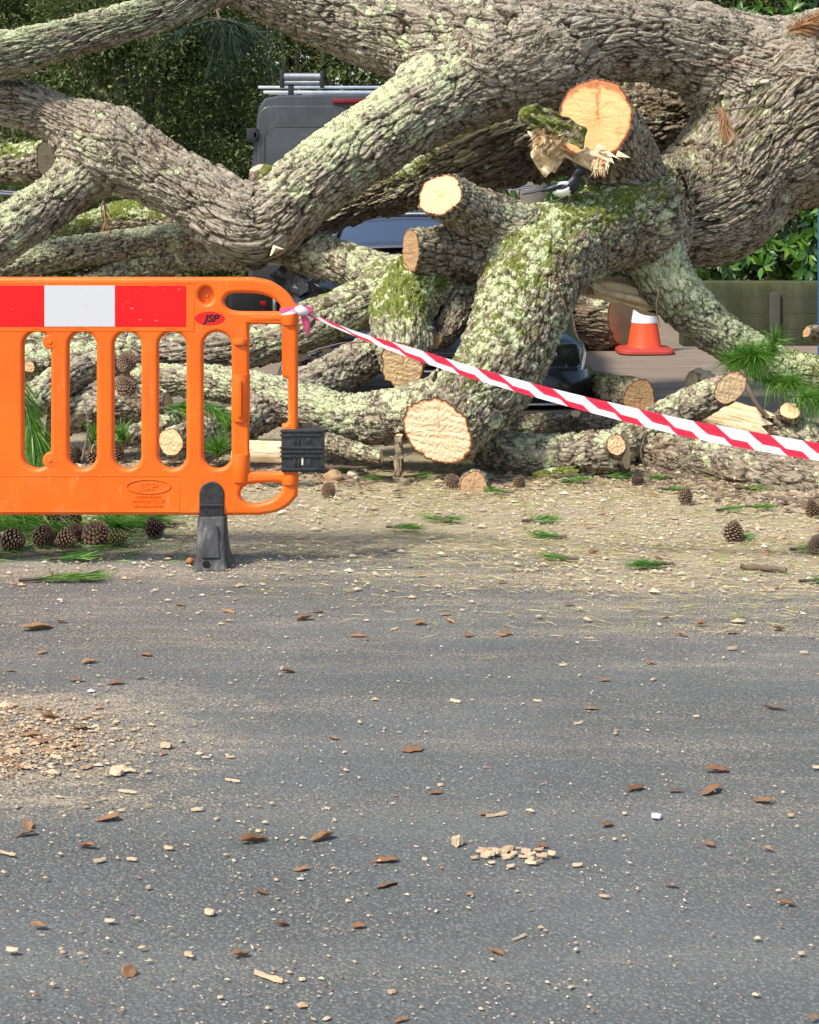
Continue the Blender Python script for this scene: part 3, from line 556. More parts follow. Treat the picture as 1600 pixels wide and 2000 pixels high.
B2 = Limb([(1500, 240, 10.3, 76, .1, .1), (1330, 236, 10.3, 86, .1, .1), (1180, 240, 10.3, 90, .1, .1), (1050, 260, 10.3, 86, .1, .15), (940, 300, 10.1, 78, .1, .35), (850, 344, 10.3, 60, .35, .75), (770, 372, 10.5, 44, .3, .6), (690, 400, 10.6, 36, .2, .4), (600, 440, 10.6, 34, .2, .4)], tone=.95, lump=.10, crack=1.6, k=.15)  # dark bark tone paints in the shade of the hollow behind the trunk
N = Limb([(1278, 392, 9.85, 78, .1, .2), (1266, 402, 9.4, 80, .12, .2), (1242, 420, 8.98, 84, .2, .4), (1208, 436, 8.85, 86, .3, .55), (1170, 452, 8.75, 84, .30, .62), (1090, 490, 8.5, 92, .34, .48), (1035, 560, 8.25, 96, .38, .44), (1005, 640, 8.05, 92, .42, .40), (965, 730, 7.85, 88, .42, .38), (905, 798, 7.66, 80, .4, .3), (853, 843, 7.52, 79, .4, .15)], style='flaky', tone=.72, k=.11, cut1=(-.47, -.82, -.18), flat=((.45, 0, .89), .26, .45), lump=.06)
S = Limb([(1268, 440, 9.35, 70, .08, .2), (1238, 362, 9.05, 72, .06, .12), (1198, 290, 8.8, 76, .06, .15), (1160, 232, 8.55, 80, .1, .3)], style='flaky', tone=.35, k=.08, cut1=(-.42, -.88, .18))
U = Limb([(1270, 400, 9.1, 62, .5, .1), (1275, 470, 9.0, 62, .85, .1), (1296, 540, 8.95, 58, .95, .15), (1350, 604, 9.0, 50, .95, .35), (1430, 668, 9.05, 44, .85, .55), (1520, 716, 9.1, 40, .7, .75), (1600, 735, 9.1, 38, .5, .9), (1740, 800, 9.1, 34, .4, .5)], style='flaky', tone=.15, k=.1, lside=(-.1, -.75, .6))
Q = Limb([(890, 800, 7.75, 62, .4, .1), (810, 806, 7.85, 58, .55, .15), (740, 815, 7.9, 54, .7, .15), (670, 812, 7.95, 47, .72, .1), (600, 792, 8.0, 43, .75, .1), (520, 768, 8.1, 39, .75, .1), (430, 750, 8.2, 36, .7, .1), (340, 742, 8.3, 31, .6, .1), (255, 738, 8.4, 27, .5, .1)], style='flaky', tone=.28, k=.14, cut1=(-1, -.2, .1))
P1 = Limb([(1050, 480, 8.55, 60, .3, .3), (985, 440, 8.4, 54, .25, .25), (920, 408, 8.28, 50, .15, .1), (860, 382, 8.1, 46, .1, 0)], style='flaky', tone=.4, k=.1, cut1=(-.40, -.82, .40))
P2 = Limb([(1010, 505, 8.5, 60, .1, .1), (940, 496, 8.45, 54, .08, .1), (870, 488, 8.35, 47, .05, .05), (803, 487, 8.2, 42, .2, .1)], style='flaky', tone=.7, k=.1, cut1=(-.93, -.36, -.02))
R1 = Limb([(960, 530, 8.8, 60, .2, .3), (880, 545, 8.65, 64, .3, .5), (812, 562, 8.4, 66, .35, .8), (782, 620, 8.15, 60, .45, .7), (786, 680, 8.0, 52, .4, .3), (786, 716, 7.93, 45, .2, .1)], style='flaky', tone=.4, k=.1, cut1=(-.12, -.93, -.34))
R1b = Limb([(950, 545, 8.7, 45, .15, .1), (905, 580, 8.5, 40, .2, .1), (884, 630, 8.3, 30, .15, .1), (868, 662, 8.2, 19, .1, 0), (850, 667, 8.08, 15, .1, 0)], style='flaky', tone=.7, k=.06, cut1=(-.35, -.9, -.2))
R2 = Limb([(800, 555, 8.65, 52, .4, .4), (720, 588, 8.6, 50, .5, .4), (640, 622, 8.55, 49, .6, .35), (560, 652, 8.5, 46, .4, .15), (470, 680, 8.5, 42, .1, .1), (380, 686, 8.5, 37, .1, .1), (280, 688, 8.5, 34, .4, .1), (180, 672, 8.5, 31, .5, .1), (60, 668, 8.5, 29, .5, .2), (-90, 690, 8.4, 28, .5, .2)], style='furrow', tone=.42, k=.1)
K = Limb([(520, 462, 9.15, 36, .3, .2), (580, 488, 9.0, 40, .5, .25), (650, 508, 8.9, 42, .55, .25), (720, 530, 8.8, 44, .5, .25), (800, 556, 8.65, 46, .3, .3)], style='flaky', tone=.45, k=.1)
M1 = Limb([(470, 448, 9.3, 40, .4, .2), (370, 462, 9.5, 32, .75, .2), (270, 476, 9.6, 33, .8, .25), (150, 492, 9.6, 33, .8, .3), (30, 515, 9.5, 30, .75, .3), (-90, 545, 9.4, 28, .7, .3)], style='flaky', tone=.35, k=.1)
M2 = Limb([(500, 490, 9.2, 40, .2, .2), (410, 492, 9.5, 34, .7, .2), (310, 512, 9.6, 30, .7, .2), (210, 545, 9.6, 26, .5, .2), (120, 590, 9.5, 24, .5, .2)], style='flaky', tone=.4, k=.08)
M3 = Limb([(520, 470, 9.8, 45, .1, .4), (420, 440, 10.2, 40, .3, .9), (330, 425, 10.4, 38, .45, .9), (230, 430, 10.5, 34, .35, .9), (120, 470, 10.5, 30, .3, .8), (20, 530, 10.4, 26, .3, .8)], style='flaky', tone=.5, k=.1)
T0.blend = [T1, S, N]; T1.blend = [T0, D1, B2]; D1.blend = [T1, L2]; L2.blend = [D1]; N.blend = [T0, S, P1, P2, Q, U, R1]; S.blend = [T0, N]; U.blend = [N, T0]; Q.blend = [N]; P1.blend = [N, P2]; P2.blend = [N, P1, R1]; R1.blend = [P2, R1b, R2]; R1b.blend = [R1]; R2.blend = [R1, K]; K.blend = [D1, R2]; B2.blend = [T0]; M1.blend = [D1]; M2.blend = [D1]
def part(o, label): o['label'] = label; return o
part(T0.build('trunk', tree), 'thick ridged grey brown trunk')
part(T1.build('limb', tree), 'great upper limb arching left, lichen crusted at its thin end')
part(D1.build('limb', tree), 'V shaped limb with pale lichen on its upper side')
part(L2.build('limb', tree), 'lichen spotted limb dropping to the left'); part(B2.build('limb', tree), 'mossy limb behind, shade toned into its bark')
part(N.build('limb', tree, cutmats={1: CUT_PALE}), 'stout lichen covered limb reaching the ground'); part(S.build('limb', tree, cutmats={1: CUT_RED}), 'sawn limb with a big red edged cut face')
part(U.build('limb', tree), 'cream lichen limb sloping down right'); part(Q.build('limb', tree), 'pale lichen limb lying along the ground to the left')
part(P1.build('stub', tree), 'short stub with a bright round cut'); part(P2.build('stub', tree, cutmats={1: CUT_OLD}), 'short stub with a shaded brown cut')  # second stub's cut takes browner wood, painting in the shade on it
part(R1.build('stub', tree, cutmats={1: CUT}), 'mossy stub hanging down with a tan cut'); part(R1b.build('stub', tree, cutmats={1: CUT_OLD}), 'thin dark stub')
part(R2.build('limb', tree), 'long brown limb behind the barrier'); part(K.build('limb', tree), 'lichen limb under the bend')
part(M1.build('limb', tree), 'lichen limb low on the left'); part(M2.build('limb', tree), 'thin lichen limb under it'); part(M3.build('limb', tree), 'yellow green mossy limb')

# ------------------------------------------------------------------ separate logs
def log(label, pts, cut0=(-1, -.2, .1), cut1=(1, -.2, .1), name='log', cat='log', mats=None, knobs=(), **kw):
    kw.setdefault('style', 'flaky'); kw.setdefault('tone', .4); kw.setdefault('lump', .08); b = Limb(pts, cut0=cut0, cut1=cut1, **kw); o = b.build(name, None, cutmats=mats); tag(o, label, cat)
    for kp, kc in knobs: Limb(kp, style='flaky', tone=kw['tone'], cut1=kc, lump=.08).build('knot_stub', o)
    return o
log('lichen crusted log with a small sawn knot, just right of the big round cut face', [(925, 862, 7.95, 36, .5, .1), (1010, 886, 7.9, 41, .6, .15), (1100, 888, 7.85, 42, .6, .15), (1170, 882, 7.8, 41, .55, .1), (1222, 880, 7.78, 40, .4, .1)], cut1=(.93, -.35, .1), knobs=[([(1195, 880, 7.8, 25, .3, 0), (1203, 872, 7.68, 22, .3, 0), (1205, 869, 7.62, 21, .2, 0)], (.05, -.98, .1))])
log('thin brown barked log behind the lichen crusted one, with a small orange knot', [(990, 838, 8.6, 20, .2, .1), (1080, 828, 8.55, 24, .25, .1), (1180, 826, 8.5, 25, .3, .1), (1280, 838, 8.45, 25, .3, .1), (1360, 850, 8.45, 24, .3, .1)], tone=.6, knobs=[([(1118, 828, 8.5, 14, 0, 0), (1122, 814, 8.42, 11, 0, 0), (1125, 808, 8.40, 10, 0, 0)], (-.2, -.6, .75))])
log('log tilted up to the right with a round pale cut end raised off the ground', [(1165, 896, 8.05, 34, .4, .1), (1240, 852, 8.1, 37, .45, .1), (1320, 806, 8.15, 36, .45, .1), (1385, 775, 8.12, 33, .4, .1), (1428, 757, 8.1, 29, .3, .1)], cut1=(.48, -.86, .12), tone=.5)
log('long brown barked log lying toward the lower right under the striped tape', [(1225, 868, 8.25, 36, .1, .1), (1320, 892, 8.0, 46, .12, .1), (1420, 908, 7.75, 52, .15, .1), (1520, 930, 7.55, 50, .15, .1), (1640, 955, 7.4, 50, .2, .1), (1760, 985, 7.2, 50, .2, .1)], tone=.62, style='furrow', crack=.7)
log('grey log with a sawn orange side stub at the right edge above the tape', [(1470, 842, 8.6, 30, .2, .1), (1530, 846, 8.5, 42, .25, .1), (1600, 872, 8.4, 46, .3, .1), (1720, 900, 8.3, 46, .3, .1)], tone=.35, knobs=[([(1530, 835, 8.5, 28, .1, 0), (1540, 812, 8.42, 23, .1, 0), (1543, 803, 8.36, 21, .1, 0)], (-.1, -.62, .78))])
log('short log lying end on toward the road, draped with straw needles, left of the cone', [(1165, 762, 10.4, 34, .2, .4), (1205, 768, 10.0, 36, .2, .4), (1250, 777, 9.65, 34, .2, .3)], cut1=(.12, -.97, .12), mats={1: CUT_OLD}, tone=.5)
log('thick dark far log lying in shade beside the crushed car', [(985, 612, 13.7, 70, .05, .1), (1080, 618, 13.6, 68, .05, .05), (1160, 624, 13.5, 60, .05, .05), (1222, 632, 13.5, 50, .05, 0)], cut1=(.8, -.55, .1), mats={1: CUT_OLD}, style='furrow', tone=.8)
log('grey barked log leaning under the tape, just right of the barrier post', [(775, 668, 8.4, 38, .15, .05), (710, 700, 8.3, 42, .15, .05), (640, 738, 8.2, 45, .15, 0), (570, 770, 8.12, 44, .12, 0), (500, 808, 8.05, 42, .12, 0), (430, 850, 7.95, 37, .12, 0), (380, 880, 7.9, 30, .1, 0)], tone=.05, style='flaky', crack=1.25)
log('mossy yellow log end sticking in at the far left under the arching limb', [(-110, 302, 10.2, 36, .2, .5), (0, 318, 10.15, 39, .25, .6), (90, 312, 10.1, 38, .2, .5)], cut1=(.95, -.3, .1), tone=.35)
log('lichen log with a small pale round cut seen through the leftmost barrier slots', [(-80, 735, 8.3, 34, .5, .1), (20, 712, 8.35, 36, .55, .15), (110, 705, 8.4, 36, .6, .15), (215, 702, 8.45, 34, .6, .1), (300, 712, 8.6, 30, .5, .1)], knobs=[([(52, 715, 8.3, 18, .2, 0), (56, 716, 8.2, 13, .2, 0), (58, 716, 8.13, 12, .2, 0)], (.05, -1, .05))])
log('lichen log slanting down left behind the barrier, second slot', [(20, 815, 8.0, 30, .45, .1), (70, 780, 8.05, 34, .55, .1), (125, 740, 8.15, 33, .55, .1), (207, 704, 8.3, 26, .5, .1)], tone=.25)
log('dull grey log lying level behind the barrier, below the pine cones', [(90, 830, 8.2, 34, .15, .2), (170, 800, 8.2, 42, .2, .25), (250, 790, 8.2, 40, .15, .2), (330, 800, 8.2, 34, .1, .25)], tone=.35)
log('short log with a clean pale sawn end behind the barrier, near the black foot', [(334, 864, 7.55, 27, .2, .1), (375, 850, 7.75, 29, .3, .1), (430, 838, 8.0, 30, .3, .1)], cut0=(-.28, -.95, .1), cut1=(1, .3, 0))
log('thin lichen log behind the short sawn one, seen through the barrier slots', [(180, 872, 7.75, 15, .4, .1), (260, 850, 7.9, 20, .4, .2), (330, 826, 8.0, 21, .4, .2), (400, 812, 8.05, 19, .4, .1)], tone=.3)
log('small brown sawn branch end poking in at the right edge in front of the wall', [(1576, 648, 8.4, 13, .1, 0), (1610, 655, 8.5, 19, .1, 0), (1680, 668, 8.6, 20, .1, 0), (1760, 800, 8.7, 20, .1, 0)], cut0=(-.9, -.3, .35), mats={0: CUT_OLD}, name='branch', cat='branch', tone=.75)
log('thin stripped log lying under the big round cut face on the left', [(560, 868, 7.75, 16, .2, .2), (620, 862, 7.8, 20, .3, .2), (690, 880, 7.7, 18, .3, .2), (745, 893, 7.6, 14, .2, .1)], tone=.5)
log('mossy branch knuckle rising in front of the van door', [(575, 440, 10.2, 30, .1, .5), (540, 380, 10.2, 32, .2, .7), (512, 345, 10.2, 30, .2, .8), (500, 328, 10.2, 15, .2, .8)], cut0=(.3, 0, -1), cut1=(-.4, -.3, .85), name='branch', cat='branch', tone=.5, mats={1: BARK})
# dark short prop under the big cut face
log('dark upright prop stick under the left side of the big cut face', [(778, 930, 7.55, 9, 0, 0), (779, 900, 7.6, 9, 0, 0), (780, 850, 7.7, 9, 0, 0)], cut0=(0, 0, -1), cut1=(0, 0, 1), name='stick', cat='stick', tone=.9)

def chunk(label, name, cat, c, half, rot, mat, seed, rough=.2, res=26, attrs=True):
    """a split or torn lump: a box-like solid with grain-torn ends"""
    u = np.linspace(-1, 1, res); rings = []; ph = np.linspace(0, 2 * math.pi, 28, endpoint=False)
    sq = np.stack([np.sign(np.cos(ph)) * np.abs(np.cos(ph)) ** .6, np.sign(np.sin(ph)) * np.abs(np.sin(ph)) ** .6], 1)
    P0 = np.array([[np.array([x, q[0], q[1]]) for q in sq] for x in u]).reshape(-1, 3); n = fbm(P0 * np.array([.8, 2.4, 2.4]) + seed, seed, 3); t = noise3(P0 * np.array([0, 5, 5]) + seed, seed + 4)
    end = np.abs(P0[:, 0]) > .85; P0[:, 0] += np.where(end, np.sign(P0[:, 0]) * t * .35, 0); P0[:, 1:] *= (1 + rough * 2 * n * .7)[:, None] * (1 - .35 * np.clip(np.abs(P0[:, 0]) - .7, 0, 1))[:, None]
    co = (P0 * np.array(half)) @ np.array(Matrix(rot)).T + np.array(c); idx = np.arange(len(co)).reshape(res, 28); a, b = idx[:-1], idx[1:]
    f = [np.stack([a, b, np.roll(b, -1, 1), np.roll(a, -1, 1)], -1).reshape(-1, 4), idx[0][::-1][None], idx[-1][None]]
    at = dict(bc=P0 * np.array(half) + seed, crk=np.clip(-n, 0, 1), lic=np.full(len(co), .05), moss=np.full(len(co), .55), tone=np.full(len(co), .5), cid=np.full(len(co), .3), rad=np.full(len(co), .5), fc=P0 * np.array(half) * 2 + seed)
    o = put(name, mesh_np(name, co, f, True, at), mat, None); recenter(o); return tag(o, label, cat) if label else o
def R_(x, y, z): return Matrix.Rotation(math.radians(z), 3, 'Z') @ Matrix.Rotation(math.radians(y), 3, 'Y') @ Matrix.Rotation(math.radians(x), 3, 'X')
def mat_split():
    N = NT('split_wood'); fc = N.attr('fc', True); g = N.noise(N.scale(fc, (2.5, 34, 34)), 1.0, 5, .65); n = N.noise(fc, 9, 4)
    c = N.ramp(g, [(.28, (.52, .28, .11)), (.42, (.78, .56, .30)), (.58, (.88, .74, .50)), (.8, (.93, .85, .68))]); c = N.mix(N.math('MULTIPLY', N.step(n, .58, .72), .5), c, (.55, .26, .09)); return N.fin(c, .75, N.bump(g, .012, 1.0), **{'Specular IOR Level': .25})
SPLIT = mat_split()
chunk('pale split slab of wood behind the raised cut log, right of the tilted log', 'split_log', 'split wood', P(1440, 815, 8.5), (.14, .07, .065), R_(0, 12, -20), SPLIT, 3)
chunk('small torn lump of orange wood on the road behind the raised cut log', 'wood_chunk', 'wood chunk', P(1372, 745, 9.4) , (.07, .05, .05), R_(20, 10, 30), SPLIT, 9, .4)
chunk('pale stripped plank end lying behind the barrier clip', 'split_log', 'split wood', P(512, 882, 7.5), (.10, .05, .042), R_(8, 2, 4), SPLIT, 15, .12)
chunk('torn orange wood hanging under the limb, in front of the cone tip', 'torn_root', 'root', P(1205, 570, 9.0), (.19, .10, .055), R_(20, 14, 10), SPLIT, 22, .5)
log('flat half round slice of wood lying before the big cut face', [(925, 950, 7.42, 30, .1, 0), (926, 946, 7.50, 30, .1, 0), (927, 944, 7.56, 28, .1, 0)], cut0=(.05, -.95, .3), cut1=(0, 1, 0), mats={0: CUT_OLD}, name='wood_slice', cat='wood chunk')
chunk('thick stripped branch piece with bark lying right of the wood slice', 'bark_piece', 'bark', P(1080, 925, 7.75), (.10, .03, .024), R_(0, -8, 5), BARK, 41, .2)

# bark plate and torn hinge wood left on the big sawn limb
def splinter_wood():
    r = empty('splintered_wood', P(1095, 330, 8.42), 'pale torn splinters and a mossy bark plate sticking out below the big red edged cut', 'splintered wood')
    def slab(name, ol, Y0, th, mat, wav, bow=0.0, bc=True, s=1, mo=.3):
        ol = smooth_loop(ol, 4); ctr = ol.mean(0); co = []; n = len(ol); K = 14
        for side in (0, 1):
            for k in range(K + 1):
                t = k / K; q = ctr + (ol - ctr) * t; ra = (q[:, 0] * .78 + q[:, 1] * .62); rb = (-q[:, 0] * .62 + q[:, 1] * .78); z = wav * fbm(np.stack([ra * .05, rb * .13, 0 * ra + s], 1), s, 4) + bow * (1 - t * t)
                for i in range(n): co.append(P(q[i, 0], q[i, 1], Y0 - z[i] * (1 if side == 0 else .6) + (th if side else 0) * (1 if t < .99 else .35)))
        co = np.array(co); idx = np.arange(len(co)).reshape(2, K + 1, n); f = []
        for k in range(K):
            for sd in (0, 1):
                a, b = idx[sd, k], idx[sd, k + 1]; q = np.stack([a, b, np.roll(b, -1), np.roll(a, -1)], 1); f.append(q if sd == 0 else q[:, ::-1])
        f.append(np.stack([idx[0, K], idx[1, K], np.roll(idx[1, K], -1), np.roll(idx[0, K], -1)], 1)); z = np.zeros(len(co))
        rot = co @ np.array(R_(0, 32, 0)).T
        at = dict(bc=rot, crk=np.clip(fbm(rot * np.array([14, 40, 60]), 5, 3) * 2.2, 0, 1), lic=z + .05, moss=z + mo, tone=z + .45, cid=z + .3, rad=z + .5, fc=rot * 1.6)
        return put(name, mesh_np(name, co, np.vstack(f), True, at), mat, r)
    slab('bark_plate', [(1016, 214), (1032, 206), (1050, 202), (1062, 211), (1078, 212), (1096, 226), (1112, 229), (1128, 242), (1147, 251), (1143, 268), (1139, 292), (1124, 284), (1104, 276), (1090, 262), (1072, 260), (1056, 248), (1040, 252), (1030, 240), (1012, 238)], 8.36, .05, BARK, .05, .012, s=5, mo=.45)
    slab('torn_wood', [(1030, 256), (1046, 262), (1062, 254), (1078, 276), (1096, 282), (1120, 300), (1148, 292), (1166, 304), (1192, 310), (1184, 330), (1182, 348), (1170, 336), (1160, 318), (1142, 305), (1124, 304), (1104, 305), (1090, 324), (1084, 338), (1074, 332), (1066, 347), (1056, 336), (1046, 322), (1036, 300), (1044, 284)], 8.46, .07, SPLIT, .07, .0, s=9, mo=0)
    # frayed fibres
    V, Fc = [], []; rng = np.random.default_rng(5)
    def spike(a, b, w):
        d = unit(b - a); s = unit(np.cross(d, [0, 1, .1])) * w; t = unit(np.cross(d, s)) * w * .8; i = len(V); V.extend([a + s, a - s + t * .3, a - t, b]); Fc.extend([(i, i + 1, i + 3), (i + 1, i + 2, i + 3), (i + 2, i, i + 3), (i, i + 2, i + 1)])
    for _ in range(150):
        t = rng.random() * .62; bx, by = 1048 + 75 * t, 262 + 62 * t * t + rng.normal() * 5; ang = rng.normal(-.2, .9); L = rng.uniform(14, 42); ex, ey = bx - L * .55 * math.cos(ang) + rng.normal() * 5, by + L * .45 * math.sin(ang) + L * .45
        if bx > 1090: ey = min(ey, by + 10)
        if rng.random() < .35: ex, ey = bx + rng.uniform(4, 24), by - rng.uniform(2, 16)
        spike(P(bx, by, 8.42 + rng.normal() * .02), P(ex, ey, 8.36 + rng.normal() * .03), rng.uniform(.006, .018))
    for _ in range(60):
        bx = rng.uniform(1164, 1190); by = rng.uniform(300, 318); spike(P(bx, by, 8.42), P(bx + rng.normal(-6, 7), by + rng.uniform(12, 34), 8.36), rng.uniform(.007, .018))
    for (a, b) in (((1142, 292), (1200, 318)), ((1165, 285), (1212, 312)), ((1150, 300), (1190, 282)), ((1205, 300), (1232, 308))): spike(P(*a, 8.40), P(*b, 8.37), .016)
    V = np.array(V); put('splinters', mesh_np('splinters', V, np.array(Fc), False, dict(fc=V * 2)), SPLIT, r)
splinter_wood()
def torn_bit():
    V = np.array([P(527, 500, 8.6), P(534, 478, 8.58), P(556, 487, 8.56), P(538, 484, 8.55), P(531, 498, 8.55), P(540, 490, 8.62)]); o = put('splinter', mesh_np('splinter', V, np.array([(0, 1, 3), (0, 3, 4), (1, 2, 3), (0, 5, 1), (1, 5, 2), (2, 5, 3), (3, 5, 4), (4, 5, 0)]), False, dict(fc=V)), SPLIT); recenter(o); tag(o, 'small pale splinter stuck under the bend of the V shaped limb', 'splinter')
torn_bit()
# ------------------------------------------------------------------ barrier
BY = 6.0; S6 = BY / F
def b2(px, py): return ((px - HX) * S6, H - (py - HY) * S6)
PLANE = Matrix(((1, 0, 0, 0), (0, 0, -1, BY), (0, 1, 0, 0), (0, 0, 0, 1)))
def at_front(d): return Matrix.Translation((0, -d, 0)) @ PLANE
def mat_barrier():
    N = NT('orange_plastic'); p = geo(N); n = N.noise(p, 3.5, 4, .6); f = N.noise(N.scale(p, (25, 25, 6)), 1.0, 5, .7); g = N.noise(p, 160, 3, .7)
    c = N.mix(N.step(n, .3, .7), (.78, .118, .002), (.86, .150, .005)); c = N.mix(N.math('MULTIPLY', N.step(f, .60, .74), .45), c, (.90, .34, .10))
    sz = N.n('SeparateXYZ'); N.l(p, sz.inputs[0]); mud = N.math('MULTIPLY', N.step(N.noise(N.scale(p, (6, 6, 14)), 1.0, 5, .7), .50, .66), N.math('MULTIPLY_ADD', N.step(sz.outputs[2], .42, .15), .35, .14)); c = N.mix(mud, c, (.55, .19, .045)); scr = N.noise(N.scale(p, (9, 9, 42)), 1.0, 3, .5, 3.0); c = N.mix(N.math('MULTIPLY', N.step(scr, .70, .74), .5), c, (.93, .50, .28))
    c = N.mix(N.math('MULTIPLY', N.step(N.noise(p, 40, 4, .75), .66, .76), .5), c, (.36, .12, .04)); return N.fin(c, N.math('MULTIPLY_ADD', f, .3, .28), N.bump(g, .0012, .5), **{'Specular IOR Level': .45})
def mat_reflect(name, col, worn):
    N = NT(name); p = geo(N); v = N.vor(p, 260, 'DISTANCE_TO_EDGE'); w = N.noise(N.scale(p, (30, 30, 30)), 1.0, 5, .75)
    sc = N.noise(N.scale(p, (14, 14, 60)), 1.0, 3, .5, 2.5); c = N.mix(N.math('MULTIPLY', N.step(v, .12, .02), .25), col, tuple(x * .75 for x in col)); c = N.mix(N.math('MULTIPLY', N.step(w, .64, .72), .7), c, worn); c = N.mix(N.math('MULTIPLY', N.step(sc, .70, .74), .6), c, worn)
    return N.fin(c, .35, None, **{'Specular IOR Level': .5})
def mat_rubber():
    N = NT('worn_black_rubber'); p = geo(N); w = N.noise(N.scale(p, (26, 26, 7)), 1.0, 5, .7); d = N.noise(p, 70, 4, .7); c = N.ramp(w, [(.35, (.018, .018, .018)), (.52, (.055, .055, .055)), (.68, (.16, .155, .145)), (.8, (.30, .28, .25))])
    return N.fin(c, .62, N.bump(d, .003, .7), **{'Specular IOR Level': .4})
def mat_black():
    N = NT('black_rubber'); p = geo(N); d = N.noise(p, 60, 4, .7); c = N.ramp(d, [(.35, (.012, .012, .012)), (.75, (.05, .05, .05))]); return N.fin(c, .45, N.bump(d, .002, .5))
def barrier():
    OR = mat_barrier(); RED = mat_reflect('red_reflective_sheet', (.74, .001, .004), (.80, .25, .22)); WH = mat_reflect('white_reflective_sheet', (.58, .58, .59), (.50, .48, .46)); RUB = mat_rubber(); BLK = mat_black()
    r = empty('road_barrier', (b2(17, 0)[0], BY, 0), 'orange plastic pedestrian barrier with slots, red and white reflective strip and black foot', 'barrier')
    CX = 17; mir = lambda L: [(2 * CX - x, y) for x, y in L][::-1]
    right = [(495, 541), (530, 549), (560, 569), (577, 592), (582, 615), (582, 800), (582, 952), (577, 972), (562, 988), (540, 999), (505, 1005)]
    arc = []
    for k in range(len(right) - 1):
        for t in np.linspace(0, 1, 5, endpoint=False): arc.append(tuple(catmull(np.array(right, float), 1e9)[0]) if False else (right[k][0] + (right[k + 1][0] - right[k][0]) * t, right[k][1] + (right[k + 1][1] - right[k][1]) * t))
    cr = catmull(np.array([(x, y, 0) for x, y in right], float), 6)[:, :2]; outer = [tuple(q) for q in cr] + mir([tuple(q) for q in cr])
    holes = []
    stad = lambda x0, x1, y0, y1: [tuple(q) for q in rrect(x0, y0, x1, y1, (x1 - x0) / 2 - .5, 8)]
    for x0, x1 in ((398, 453), (311, 365), (224, 277), (136, 190), (48, 101)): holes += [stad(x0, x1, 648, 914), mir(stad(x0, x1, 648, 914))]
    handle = [tuple(q) for q in smooth_loop([(438, 588), (446, 576), (462, 572), (500, 573), (526, 579), (545, 592), (550, 603), (548, 608), (535, 608), (500, 608), (462, 607), (445, 601)], 5)]
    ropen = rrect(487, 633, 551, 920, 3, 2); ropen = [(487, 633), (551, 633), (551, 732), (555, 737), (563, 739), (563, 822), (559, 826), (551, 828), (551, 921), (487, 921)]
    loop = [tuple(q) for q in smooth_loop([(470, 962), (478, 950), (492, 944), (520, 942), (545, 942), (552, 946), (549, 958), (534, 973), (510, 981), (488, 982), (474, 975)], 5)]
    dish = [(404 + 14 * math.cos(t), 577 + 16 * math.sin(t)) for t in np.linspace(0, 2 * math.pi, 24, endpoint=False)]
    for h in (handle, ropen, loop, dish): holes += [h, mir(h)]
    curve_mesh('panel', [[b2(*q) for q in outer]] + [[b2(*q) for q in h] for h in holes], .006, .014, OR, r, PLANE, 4)
    def box(name, x0, y0, x1, y1, d0, d1, mat, bev=.0008, seg=2):
        a = b2(x0, y1); b = b2(x1, y0); bm = bmesh.new(); add_box(bm, ((a[0] + b[0]) / 2, BY - (d0 + d1) / 2, (a[1] + b[1]) / 2), (b[0] - a[0], d1 - d0, b[1] - a[1])); return bm_obj(name, bm, mat, r, bev, seg)
    x = 365
    for k in range(5):
        o = box('reflective_panel', x - 138 + .4, 557, x - .4, 637, .0196, .0214, WH if k % 2 else RED, .0004, 1); x -= 138
        o['label'] = 'white reflective panel' if k % 2 else 'red reflective panel'
    for q in ((-320, 551.5, 380, 553.5), (-320, 644, 380, 646), (379, 552, 381, 646), (-310, 927, 352, 929), (-310, 996, 352, 998), (351, 927, 353, 998)): box('moulded_rib', *q, .018, .0212, OR, .0007)
    for sx in (1, -1):
        m = lambda x: x if sx > 0 else 2 * CX - x
        def cyl(name, px, y0, y1, rr, mat=OR, seg=20):
            a = b2(m(px), y0); b = b2(m(px), y1); bm = bmesh.new(); add_cyl(bm, (a[0], BY, a[1]), (b[0], BY, b[1]), rr * S6, None, seg); return bm_obj(name, bm, mat, r, .002, 2)
        cyl('post_sleeve', 470.5, 730, 822, 18.2); cyl('post_sleeve', 470.5, 660, 672, 18.2); cyl('post_sleeve', 470.5, 886, 940, 18.4)
        cyl('corner_collar', 566.5, 600, 634, 17.6); cyl('corner_collar', 566.5, 924, 945, 17)
        a = b2(m(490), 621); b = b2(m(550), 621); bm = bmesh.new(); add_cyl(bm, (a[0], BY, a[1]), (b[0], BY, b[1]), .0215); bm_obj('cross_bar', bm, OR, r, .002, 2)
        a = b2(m(470), 740); b = b2(m(470), 812); bm = bmesh.new(); add_box(bm, (a[0], BY - .033, (a[1] + b[1]) / 2), (.014, .012, a[1] - b[1])); bm_obj('latch_rib', bm, OR, r, .004, 3)
        dd = [b2(m(404) + 17 * math.cos(t), 577 + 19 * math.sin(t)) for t in np.linspace(0, 2 * math.pi, 24, endpoint=False)]; curve_mesh('dish', [dd], .002, .001, OR, r, at_front(-.006), 1)
        p = b2(m(405), 578); bm = bmesh.new(); add_cyl(bm, (p[0], BY + .004, p[1]), (p[0], BY - .004, p[1]), .007, .004, 12); bm_obj('bolt', bm, OR, r, .0008, 1)
    for py in (667, 897):
        p = b2(100, py); bm = bmesh.new(); add_cyl(bm, (p[0], BY - .021, p[1]), (p[0], BY + .021, p[1]), .026, None, 24); bm_obj('boss', bm, OR, r, .006, 3)
        bm = bmesh.new(); add_cyl(bm, (p[0], BY - .0235, p[1]), (p[0], BY - .019, p[1]), .0075, .009, 14); bm_obj('boss_bolt', bm, OR, r, .0008, 1)
